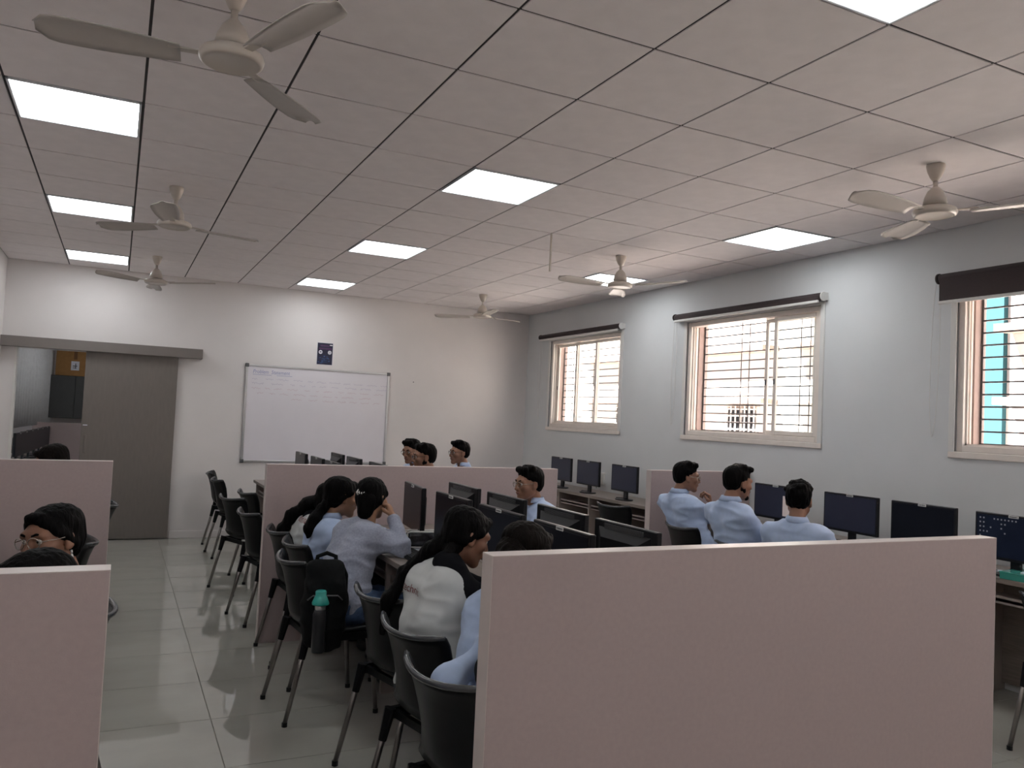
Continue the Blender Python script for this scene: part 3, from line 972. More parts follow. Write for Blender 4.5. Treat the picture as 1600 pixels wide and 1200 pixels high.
def put_mon(x, y, deg, label, first=None):
    rz = math.radians(deg)
    src = first or mon0
    if not src.get('used'):
        src['used'] = 1; src.location = (x, y, DZ); src.rotation_euler = (0, 0, rz); src['label'] = label; src['group'] = GM
        return src
    r = dup(src, (x, y, DZ), rz, label, GM)
    return r
for y, d, n in ((4.80, -96, 'nearest the long partition'), (4.16, -90, 'second from the long partition'), (3.54, -90, 'third from the long partition'), (2.94, -90, 'nearest the big foreground partition')):
    put_mon(1.70, y, d, 'stickered black monitor facing the women, %s' % n)
for y, n in ((4.78, 'nearest the long partition'), (4.16, 'just left of the seated man'), (3.52, 'just right of the seated man'), (2.95, 'nearest the big foreground partition')):
    put_mon(2.03, y, 90, 'black monitor turned away from us, %s' % n)
for y, n in ((8.2, 'leftmost over the long partition'), (7.48, 'second from left over the long partition'), (6.9, 'third from left over the long partition')):
    put_mon(1.69, y, -90, 'dark monitor facing the aisle, %s' % n)
for y, n in ((8.2, 'fourth from left over the long partition'), (7.56, 'fifth from left over the long partition'), (6.78, 'rightmost over the long partition')):
    put_mon(2.06, y, 90, 'dark monitor with its back to the aisle, %s' % n)
monB = make_monitor('navy')
for y, n in ((8.49, 'leftmost of the three under the far window'), (7.87, 'middle one of the three under the far window'), (7.14, 'rightmost of the three under the far window')):
    put_mon(4.86, y, -90, 'monitor with navy screen, %s' % n, monB)
md = put_mon(4.86, 4.96, -90, 'monitor with navy screen and one pale rectangle behind the three seated men', monB)
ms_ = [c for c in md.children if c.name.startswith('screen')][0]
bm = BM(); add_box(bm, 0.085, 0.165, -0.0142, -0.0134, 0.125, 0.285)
obj('pale_rectangle', bm, mat('pale_rectangle_glow', (0.3, 0.26, 0.25), 0.4, emit=(1.0, 0.82, 0.78, 0.20), vary=0.03), ms_)  # pale emissive rectangle on the right part of the screen
put_mon(4.86, 4.22, -90, 'monitor with navy screen right of the curly-haired man', monB)
put_mon(4.86, 3.63, -90, 'monitor with black screen on the wall desk, second from the right edge')
monD = make_monitor('desktop')
put_mon(4.86, 3.02, -90, 'monitor showing a blue desktop with icons at the right edge', monD)
for k in range(6):
    put_mon(-1.02+0.02*k, 11.2+0.52*k, 84, 'dark monitor seen edge-on in the next room, %s in the row from the left' % ['first', 'second', 'third', 'fourth', 'fifth', 'sixth', 'seventh'][k])
for y, n in ((2.7, 'nearest on the left'), (3.4, 'in front of the woman with glasses'), (6.3, 'beyond the second left partition')):
    put_mon(-0.98, y, 90, 'black monitor on the left wall desk, %s' % n)

# ================================================================== CHAIRS
def make_chair():
    t = thing('cafeteria_chair', 'x', 'chair')
    def shell(rows, name, th=0.007):
        bm = BM()
        N = 10
        g = []
        for (y, z, w, cv, up_) in rows:        # centre y, z, half width, forward curl of the sides, upward curl of the sides
            g.append([Vector((w*u, y+cv*u*u, z+up_*u*u)) for u in [k/N*2-1 for k in range(N+1)]])
        R = len(g)
        nor = [[None]*(N+1) for _ in range(R)]
        for i in range(R):
            for j in range(N+1):
                a = g[min(i+1, R-1)][j]-g[max(i-1, 0)][j]; b = g[i][min(j+1, N)]-g[i][max(j-1, 0)]
                nor[i][j] = b.cross(a).normalized()
        top = [[bm.verts.new(g[i][j]+nor[i][j]*th) for j in range(N+1)] for i in range(R)]
        bot = [[bm.verts.new(g[i][j]-nor[i][j]*th) for j in range(N+1)] for i in range(R)]
        for i in range(R-1):
            for j in range(N):
                bm.faces.new((top[i][j], top[i][j+1], top[i+1][j+1], top[i+1][j]))
                bm.faces.new((bot[i][j], bot[i+1][j], bot[i+1][j+1], bot[i][j+1]))
            for j in (0, N): bm.faces.new((top[i][j], top[i+1][j], bot[i+1][j], bot[i][j]))
        for i in (0, R-1):
            for j in range(N): bm.faces.new((top[i][j], bot[i][j], bot[i][j+1], top[i][j+1]))
        return obj(name, bm, M_CHAIR, t, True), g
    seat = [(0.235, 0.405, 0.19, 0, 0.0), (0.232, 0.435, 0.21, 0, 0.0), (0.215, 0.45, 0.218, 0, 0.003), (0.15, 0.447, 0.222, 0, 0.006), (0.05, 0.437, 0.222, 0, 0.012), (-0.06, 0.435, 0.215, 0, 0.018), (-0.14, 0.447, 0.20, 0.01, 0.02), (-0.18, 0.478, 0.185, 0.03, 0.012)]
    back = [(-0.18, 0.478, 0.185, 0.03, 0.012), (-0.198, 0.522, 0.175, 0.05, 0), (-0.207, 0.58, 0.18, 0.06, 0), (-0.219, 0.645, 0.196, 0.066, 0), (-0.237, 0.715, 0.21, 0.07, 0.004), (-0.256, 0.762, 0.216, 0.07, 0.014), (-0.272, 0.784, 0.214, 0.07, 0.020)]
    shell(seat, 'seat')
    _, g = shell(back, 'backrest')
    bm = BM(); pts = list(g[-1]); add_tube(bm, [p+Vector((0, -0.004, 0.002)) for p in pts], [0.0075]+[0.011]*(len(pts)-2)+[0.0075], 8)
    obj('top_rim', bm, M_CHAIRRIM, t, True)
    bm = BM()
    for s in (-1, 1):      # side skirts under the seat
        add_box(bm, s*0.2-0.012, s*0.2+0.012, -0.17, 0.20, 0.395, 0.437)
    add_box(bm, -0.188, 0.188, -0.15, -0.13, 0.40, 0.43); add_box(bm, -0.188, 0.188, 0.16, 0.18, 0.40, 0.43)
    bmesh.ops.remove_doubles(bm, verts=bm.verts[:], dist=1e-5)
    obj('seat_frame', bm, M_CHAIR, t)
    for sx in (-1, 1):
        for f in (-1, 1):
            top = Vector((sx*0.19, 0.17 if f > 0 else -0.165, 0.43)); bot = Vector((sx*0.215, 0.215 if f > 0 else -0.265, 0.0))
            bm = BM(); add_tube(bm, [top, bot+Vector((0, 0, 0.012))], [0.0135, 0.0115], 10)
            lg = obj('leg', bm, M_STEEL, t, True)
            bm = BM(); m = top.lerp(bot, 0.26); add_tube(bm, [top+Vector((0, 0, 0.01)), m], [0.024, 0.0165], 8); obj('leg_socket', bm, M_CHAIR, lg)
            bm = BM(); add_tube(bm, [bot+Vector((0, 0, 0.022)), bot], 0.0145, 8); obj('foot_cap', bm, M_BLACK, lg)
    return t
ch0 = make_chair()
def put_chair(x, y, h, label, group):
    rz = math.radians(h-90)
    if not ch0.get('used'):
        ch0['used'] = 1; ch0.location = (x, y, 0); ch0.rotation_euler = (0, 0, rz); ch0['label'] = label; ch0['group'] = group
        return ch0
    return dup(ch0, (x, y, 0), rz, label, group)
G1 = 'black chairs along the aisle of the middle row'
CH = [(1.20, 5.38, 4, 'black chair nearest the long partition, under the woman with very long loose hair'),
      (1.21, 4.87, 4, 'black chair second from the long partition, under the woman with the ponytail'),
      (1.09, 4.37, 5, 'black chair with a backpack on it, under the woman with the hair clip'),
      (1.28, 3.47, 14, 'empty black chair just right of the backpack in the middle row'),
      (1.23, 2.90, 13, 'black chair under the woman in the white printed tee'),
      (1.15, 2.38, 14, 'black chair nearest the camera, under the person with the pale blue sleeve')]
for x, y, h, l in CH: put_chair(x, y, h, l, G1)
G2 = 'empty black chairs by the far end of the aisle'
for x, y, h, l in [(1.25, 9.92, -8, 'empty black chair against the whiteboard wall, farthest along the aisle'),
                   (1.22, 9.06, 4, 'empty black chair overlapping the farthest one, second from the whiteboard wall'),
                   (1.13, 7.36, 20, 'empty black chair in full view in the middle of the far aisle group'),
                   (1.33, 7.78, 10, 'empty black chair showing only its concave back top left of the long partition'),
                   (1.14, 6.32, 10, 'empty black chair touching the left end of the long partition')]:
    put_chair(x, y, h, l, G2)
G3 = 'black chairs at the wall desk'
for x, y, h, l in [(4.55, 6.62, 14, 'empty black chair at the wall desk left of the short partition'),
                   (4.28, 5.16, -3, 'black chair under the man with glasses resting his chin on a hand'),
                   (4.10, 4.36, -3, 'black chair under the bearded man in the middle of the three men'),
                   (4.16, 3.75, 6, 'black chair under the curly-haired man'),
                   (4.50, 2.42, 0, 'empty black chair at the right edge, only its steel legs in view')]:
    put_chair(x, y, h, l, G3)
G4 = 'black chairs on the left'
for x, y, h, l in [(-0.235, 3.45, 176, 'black chair whose rim shows beside the nearest left partition'),
                   (-0.33, 5.08, 186, 'black chair behind the neck of the woman with glasses'),
                   (-0.225, 6.85, 180, 'black chair whose top shows right of the second left partition'),
                   (-0.45, 2.45, 180, 'black chair under the person whose hair shows over the nearest left partition')]:
    put_chair(x, y, h, l, G4)
G5 = 'black chairs on the window side of the middle rows'
for x, y, h, l in [(2.72, 5.02, 180, 'black chair under the man in profile in front of the long partition'),
                   (2.80, 7.9, 180, 'black chair under the leftmost man beyond the long partition'),
                   (2.72, 7.0, 180, 'black chair under the second man beyond the long partition'),
                   (3.40, 7.75, 180, 'black chair under the third man beyond the long partition')]:
    put_chair(x, y, h, l, G5)

# ================================================================== SMALL THINGS
def socket(y, z, label):
    t = thing('wall_socket', label, 'socket', (RX, y, z), 0, 'wall sockets over the desks')
    bm = BM(); add_box(bm, -0.03, 0, -0.05, 0.05, -0.07, 0.07, 0.006); obj('box', bm, M_WHITEPL, t)
    bm = BM()
    for a in (-0.022, 0.022):
        for b in (-0.03, 0.025): add_box(bm, -0.0325, -0.03, a-0.012, a+0.012, b-0.014, b+0.014, 0.002)
    obj('switches', bm, M_STICK, t)
    bm = BM(); add_tube(bm, [(-0.033, 0.022, -0.03), (-0.07, 0.03, -0.06), (-0.06, 0.05, -0.12)], 0.004, 6); obj('plug_lead', bm, M_CABLE, t, True)
for y, n in ((8.14, 'right of the leftmost wall-desk monitor'), (7.52, 'between the second and third wall-desk monitors'), (6.83, 'right of the monitor beside the short partition')):
    socket(y, 0.925, 'white wall socket box %s' % n)

# papers, pouch, keyboard on the women's desk
def sheet(name, c, sx, sy, rz, z, m, label, cat, th=0.003):
    bm = BM(); add_box(bm, -sx/2, sx/2, -sy/2, sy/2, 0, th, 0.0005)
    o = obj(name, bm, m); o.location = (c[0], c[1], z); o.rotation_euler = (0, 0, math.radians(rz))
    return tag(o, label, cat)
sheet('notebook', (1.68, 4.60), 0.21, 0.29, 35, DZ+0.001, M_PAPER, 'open white notebook page on the desk under the pencil pouch', 'notebook', 0.010)
sheet('folded_cloth', (1.76, 4.43), 0.11, 0.07, 20, DZ+0.001, M_MAROON, 'maroon cloth on the desk beside the pencil pouch', 'cloth', 0.018)
kb = thing('keyboard', 'black keyboard on the desk in front of the woman with the hair clip', 'keyboard', (1.55, 4.33, DZ), math.radians(-90))
bm = BM(); add_box(bm, -0.21, 0.21, -0.065, 0.065, 0, 0.016, 0.004); obj('keyboard_body', bm, M_BLACK, kb)
bm = BM()
for r_ in range(5):
    for c_ in range(18): add_box(bm, -0.203+c_*0.0226, -0.203+c_*0.0226+0.019, -0.055+r_*0.0225, -0.055+r_*0.0225+0.019, 0.016, 0.021)
o = obj('keys', bm, M_BLACK, kb); o['kind'] = 'stuff'
po = thing('pencil_pouch', 'dark see-through pencil pouch with white piping on the desk', 'pencil case', (1.695, 4.57, DZ+0.012), math.radians(-10))
po.scale = (1.2, 1.2, 1.2)
V, Q = sdf_mesh([cutbox((0, 0, 0.046), (0.075, 0.028, 0.03), op='+'), cap((-0.07, 0, 0.05), (0.07, 0, 0.05), 0.03, op='+'), cap((-0.07, 0, 0.035), (0.07, 0, 0.035), 0.03)], 0.006, 0.02)
np_obj('pouch_body', (V, Q), mat('smoky_pouch_plastic', (0.022, 0.022, 0.028), 0.12, vary=0.6, scale=40), po)
bm = BM()
for yy in (-0.034, 0.034):
    pts = [(0.092*math.cos(a)*(1.0), yy, 0.044+0.042*math.sin(a)) for a in [2*PI*k/28 for k in range(28)]]
    pts = [(max(-0.09, min(0.09, p[0]*1.25)), p[1], max(0.006, min(0.082, 0.044+(p[2]-0.044)*1.25))) for p in pts]
    add_tube(bm, pts, 0.004, 6, closed=True)
obj('piping', bm, M_STICK, po, True)
bm = BM(); add_tube(bm, [(-0.085, 0, 0.082), (0.085, 0, 0.082)], 0.003, 6); obj('zip', bm, M_STICK, po)
# things at the right edge of the wall desk
sheet('paper_sheet', (4.92, 3.17), 0.21, 0.29, 8, DZ+0.001, M_PAPER, 'white paper lying on the wall desk at the right edge', 'paper', 0.002)
tb = thing('teal_tray', 'teal translucent plastic tray on the wall desk at the right edge', 'tray', (4.86, 2.86, DZ), math.radians(5))
bm = BM()
add_box(bm, -0.12, 0.12, -0.17, 0.17, 0.0, 0.004, 0.001)
for s in (-1, 1):
    add_box(bm, s*0.12-0.002, s*0.12+0.002, -0.17, 0.17, 0.004, 0.04); add_box(bm, -0.118, 0.118, s*0.17-0.002, s*0.17+0.002, 0.004, 0.04)
obj('tray_body', bm, M_TEALC, tb)
bm = BM(); add_box(bm, -0.125, 0.125, -0.175, 0.175, 0.038, 0.044, 0.002); obj('lid', bm, M_TEALC, tb)
sheet('paper_stack', (4.86, 2.84), 0.16, 0.2, 12, DZ+0.045, M_PAPER, 'small white papers lying on the teal tray', 'paper', 0.006)

# backpack and bottle hung on the chair
bp = thing('backpack', 'black backpack hanging on a chair back in the middle row', 'backpack', (1.0, 4.09, 0.385), math.radians(-12))
V, Q = sdf_mesh([ell((0, 0, 0.21), (0.115, 0.085, 0.21)), cutbox((0, 0.0, 0.17), (0.08, 0.045, 0.15), op='+'), ell((0.0, -0.05, 0.13), (0.085, 0.045, 0.12)), cap((-0.06, 0.02, 0.40), (0.06, 0.02, 0.40), 0.035)], 0.011, 0.05, wrinkle(0.012, (8, 8, 9)))
np_obj('bag_body', (V, Q), M_BAG, bp)
bm = BM(); add_tube(bm, [(-0.05, 0.03, 0.40), (-0.045, 0.03, 0.455), (0.0, 0.03, 0.472), (0.045, 0.03, 0.455), (0.05, 0.03, 0.40)], 0.011, 8); obj('carry_handle', bm, M_BAG, bp, True)
for s in (-1, 1):
    bm = BM(); add_tube(bm, [(s*0.07, 0.06, 0.40), (s*0.095, 0.12, 0.34), (s*0.10, 0.13, 0.20), (s*0.09, 0.08, 0.06)], [0.022, 0.024, 0.02, 0.012], 8); obj('shoulder_strap', bm, M_BAG, bp, True)
bm = BM(); add_tube(bm, [(-0.085, -0.086, 0.26), (-0.06, -0.103, 0.285), (0.06, -0.103, 0.285), (0.085, -0.086, 0.26)], 0.004, 6); obj('zip', bm, M_DARKGREY, bp, True)
bo = thing('water_bottle', 'steel water bottle with a teal cap in the backpack side pocket', 'bottle', (0.955, 3.985, 0.40), 0)
bm = BM(); add_lathe(bm, [(0, 0), (0.031, 0), (0.034, 0.006), (0.034, 0.185), (0.029, 0.2), (0.024, 0.21), (0.0, 0.21)], 20); obj('bottle_body', bm, mat('dark_bottle_coat', (0.035, 0.036, 0.04), 0.3, 0.4, vary=0.05), bo, True)
bm = BM(); add_lathe(bm, [(0.0, 0.203), (0.026, 0.203), (0.0265, 0.232), (0.0, 0.232)], 20); obj('steel_neck', bm, M_ALU, bo, True)
bm = BM(); add_lathe(bm, [(0.0, 0.231), (0.041, 0.231), (0.042, 0.238), (0.030, 0.268), (0.026, 0.272), (0.027, 0.292), (0.023, 0.298), (0.0, 0.298)], 20); obj('cap', bm, M_TEAL, bo, True)

# next room furniture
cab = thing('wall_cabinet', 'dark grey wall cabinet in the next room under a cardboard box', 'cabinet', (-0.76, AY1, 1.25))
bm = BM(); add_box(bm, -0.26, 0.5, -0.34, 0, 0, 0.70, 0.003); obj('cabinet_body', bm, M_CABGREY, cab)
for a in (-0.255, 0.125):
    bm = BM(); add_box(bm, a, a+0.372, -0.36, -0.342, 0.006, 0.694, 0.002); d_ = obj('cabinet_door', bm, M_CABGREY, cab)
cb = thing('cardboard_box', 'brown taped cardboard box with a white label on the grey cabinet', 'box', (-0.66, AY1-0.2, 1.952))
bm = BM(); add_box(bm, -0.28, 0.28, -0.15, 0.15, 0, 0.42, 0.003); obj('carton', bm, M_CARD, cb)
bm = BM(); add_box(bm, -0.025, 0.025, -0.1515, -0.15, 0.27, 0.42); add_box(bm, 0.215, 0.26, -0.1515, -0.15, 0.29, 0.42); add_box(bm, -0.025, 0.025, -0.15, 0.15, 0.42, 0.4212); obj('tape', bm, M_TAPE, cb)
bm = BM(); add_box(bm, -0.06, 0.06, -0.152, -0.15, 0.09, 0.24); lb = obj('label_sheet', bm, M_PAPER, cb)
bm = BM(); add_box(bm, -0.035, 0.03, -0.1526, -0.152, 0.155, 0.168); add_box(bm, 0.0, 0.012, -0.1526, -0.152, 0.12, 0.205); add_box(bm, -0.035, 0.02, -0.1526, -0.152, 0.125, 0.135); obj('label_print', bm, M_INK, lb)
def curtain(name, p0, p1, z0, z1, label, n):
    t = BM()
    p0, p1 = Vector(p0), Vector(p1); d = (p1-p0); L = d.length; d.normalize(); nn = Vector((-d.y, d.x))
    prev = None
    N = n*6
    for k in range(N+1):
        s = L*k/N
        q = p0+d*s+nn*(0.022*math.sin(k/6*2*PI)+0.008*math.sin(k*0.9))
        cur = [t.verts.new((q.x, q.y, z0)), t.verts.new((q.x, q.y, z1)), t.verts.new((q.x+nn.x*0.004, q.y+nn.y*0.004, z1)), t.verts.new((q.x+nn.x*0.004, q.y+nn.y*0.004, z0))]
        if prev:
            for i in range(4): t.faces.new((prev[i], cur[i], cur[(i+1) % 4], prev[(i+1) % 4]))
        else: t.faces.new(cur)
        prev = cur
    t.faces.new(prev[::-1])
    o = obj(name, t, M_CURT, None, True)
    return tag(o, label, 'curtain')
curtain('pleated_curtain', (-1.30, 10.6), (-1.0, 15.3), 1.16, 2.75, 'pale grey pleated curtain in the next room beyond the doorway', 22)

# ================================================================== PEOPLE
UP = Vector((0, 0, 1))
def hv(deg): return Vector((math.cos(math.radians(deg)), math.sin(math.radians(deg)), 0))
def rightv(deg): return Vector((math.sin(math.radians(deg)), -math.cos(math.radians(deg)), 0))

def head_prims(fem):
    j = 0.9 if fem else 1.0
    P = [ell((0, -0.012, 0.028), (0.073, 0.093, 0.082)),
         ell((0, 0.028, -0.025), (0.061*j**0.5, 0.060, 0.085)),
         cap((-0.046*j, 0.005, -0.055), (-0.012, 0.068, -0.096), 0.022, 0.017),
         cap((0.046*j, 0.005, -0.055), (0.012, 0.068, -0.096), 0.022, 0.017),
         ell((0, 0.074, -0.098), (0.018*j, 0.014, 0.014)),
         cap((0, 0.088, 0.008), (0, 0.106, -0.030), 0.0075, 0.0115, k=0.012),
         cap((-0.010, 0.094, -0.036), (0.010, 0.094, -0.036), 0.0085, k=0.01),
         cap((-0.040, 0.074, 0.022), (0.040, 0.074, 0.022), 0.013),
         ell((-0.042, 0.060, -0.022), (0.022, 0.022, 0.018)), ell((0.042, 0.060, -0.022), (0.022, 0.022, 0.018)),
         cap((-0.014, 0.081, -0.060), (0.014, 0.081, -0.060), 0.0125),
         cap((0, -0.025, -0.05), (0, -0.035, -0.135), 0.050, 0.050)]
    for s in (-1, 1):
        P.append(ell((s*0.0315, 0.094, 0.004), (0.0165, 0.014, 0.0082), op='-', k=0.012))
        P.append(ell((s*0.075, -0.008, -0.006), (0.0085, 0.019, 0.031), k=0.008))
        P.append(ell((s*0.073, 0.003, -0.028), (0.007, 0.009, 0.012), k=0.008))
        P.append(ell((s*0.086, -0.003, -0.004), (0.006, 0.010, 0.018), op='-', k=0.006))
    return P
HEADS = {f: sdf_mesh(head_prims(f), 0.0042, 0.022) for f in (False, True)}
LIPS = sdf_mesh([ell((-0.009, 0.0945, -0.0575), (0.015, 0.006, 0.0045)), ell((0.009, 0.0945, -0.0575), (0.015, 0.006, 0.0045)), ell((0, 0.093, -0.0655), (0.018, 0.0068, 0.0055))], 0.0024, 0.004)

def streak(amp, sc=(70, 70, 9), seed=0.0):
    def f(V, Q):
        N = normals(V, Q)
        d = np.array([noise.noise(Vector((v[0]*sc[0]+seed, v[1]*sc[1], v[2]*sc[2])))+0.6*noise.noise(Vector((v[0]*18+seed, v[1]*18, v[2]*18))) for v in V])
        return V+N*(d*amp)[:, None]
    return f

def hair_prims(style, v=0.0):
    capp = ell((0, -0.022, 0.050), (0.081, 0.098, 0.074))
    if style == 'boy':
        P = [capp, ell((0, -0.050, 0.008), (0.076, 0.064, 0.078)),
             cap((-0.042, 0.052, 0.098+v), (0.046, 0.056, 0.096+v), 0.024, 0.022), cap((-0.05, 0.0, 0.105+v), (0.05, 0.0, 0.105+v), 0.024),
             cap((-0.072, -0.006, 0.045), (-0.074, -0.012, 0.012), 0.010, 0.006), cap((0.072, -0.006, 0.045), (0.074, -0.012, 0.012), 0.010, 0.006)]
        P += [ell((0, 0.085, -0.01), (0.075, 0.05, 0.072), op='-', k=0.01)]
    elif style == 'curly':
        P = [capp, ell((0, -0.045, 0.015), (0.078, 0.066, 0.075))]
        r = random.Random(11)
        for k in range(34):
            a = r.uniform(0, 2*PI); e = r.uniform(0.15, 1.5)
            P.append(ell((0.076*math.cos(a)*math.cos(e), -0.018+0.09*math.sin(a)*math.cos(e), 0.052+0.07*math.sin(e)), (0.02, 0.02, 0.018), k=0.01))
        P += [ell((0, 0.092, -0.01), (0.07, 0.045, 0.068), op='-', k=0.01)]
    else:     # women: centre-parted, drawn back over the ears
        P = [ell((0, -0.022, 0.048), (0.081, 0.099, 0.073)), ell((0, -0.048, 0.0), (0.078, 0.066, 0.085)),
             cap((-0.012, 0.070, 0.082), (-0.066, 0.028, 0.028), 0.016, 0.014), cap((0.012, 0.070, 0.082), (0.066, 0.028, 0.028), 0.016, 0.014),
             cap((-0.066, 0.028, 0.030), (-0.070, -0.03, -0.02), 0.013, 0.016), cap((0.066, 0.028, 0.030), (0.070, -0.03, -0.02), 0.013, 0.016)]
        P += [ell((0, 0.092, -0.005), (0.058, 0.045, 0.070), op='-', k=0.014),
              cap((0, 0.085, 0.105), (0, -0.03, 0.132), 0.0045, 0.004, op='-', k=0.008)]
    return P

HANDS = {}
def hand_proto(pose):
    """right hand, wrist at origin, fingers along +y, back of hand +z, thumb on -x"""
    if pose in HANDS: return HANDS[pose]
    bend = {'rest': (14, 18, 14), 'curl': (52, 62, 40), 'prop': (34, 48, 30), 'flat': (5, 8, 6)}[pose]
    P = [cap((-0.018, 0.0, 0), (-0.022, 0.062, 0.0), 0.0155, 0.0145), cap((0.0, 0.0, 0), (0.0, 0.066, 0.002), 0.016, 0.014), cap((0.014, 0.0, 0), (0.022, 0.058, 0), 0.0155, 0.0135),
         cap((0, -0.05, 0), (0, 0.0, 0), 0.0235, 0.021)]
    fx = [(-0.031, 0.070, (0.042, 0.025, 0.020), 0.0085, -4), (-0.0105, 0.075, (0.046, 0.029, 0.021), 0.0087, -1), (0.0105, 0.071, (0.043, 0.027, 0.020), 0.0083, 2), (0.030, 0.061, (0.034, 0.020, 0.018), 0.0075, 6)]
    for x, y, L, r, sp in fx:
        p = Vector((x, y, 0.002)); a = 0
        P.append(cap((x*0.75, y-0.03, 0), tuple(p), 0.011, r*1.1, k=0.006))
        for l, b in zip(L, bend):
            a += math.radians(b)
            d = Vector((math.sin(math.radians(sp))*math.cos(a), math.cos(a), -math.sin(a)))
            q = p+d*l
            P.append(cap(tuple(p), tuple(q), r, r*0.9, k=0.003)); p = q; r *= 0.92
    th = {'rest': [(-0.022, 0.018, -0.004), (-0.044, 0.042, -0.014), (-0.054, 0.07, -0.020), (-0.054, 0.092, -0.024)],
          'flat': [(-0.022, 0.018, -0.004), (-0.05, 0.04, -0.008), (-0.066, 0.066, -0.012), (-0.07, 0.088, -0.014)],
          'curl': [(-0.022, 0.018, -0.006), (-0.042, 0.042, -0.022), (-0.034, 0.066, -0.034), (-0.018, 0.080, -0.040)],
          'prop': [(-0.022, 0.018, -0.006), (-0.046, 0.040, -0.020), (-0.048, 0.066, -0.030), (-0.040, 0.086, -0.036)]}[pose]
    for k in range(3):
        P.append(cap(th[k], th[k+1], 0.0125-0.0018*k, 0.0115-0.0018*k, k=0.006))
    HANDS[pose] = sdf_mesh(P, 0.0032, 0.006)
    return HANDS[pose]

def place(VQ, Mx, flip=False):
    V, Q = VQ
    M3 = np.array(Mx.to_3x3()); t = np.array(Mx.translation)
    W = V.copy()
    if flip: W[:, 0] *= -1; Q = Q[:, ::-1]
    return W@M3.T+t, Q

def join(parts):
    Vs, Qs, o = [], [], 0
    for V, Q in parts:
        Vs.append(V); Qs.append(Q+o); o += len(V)
    return np.concatenate(Vs), np.concatenate(Qs)

def L(a, b, t): return a+(b-a)*t

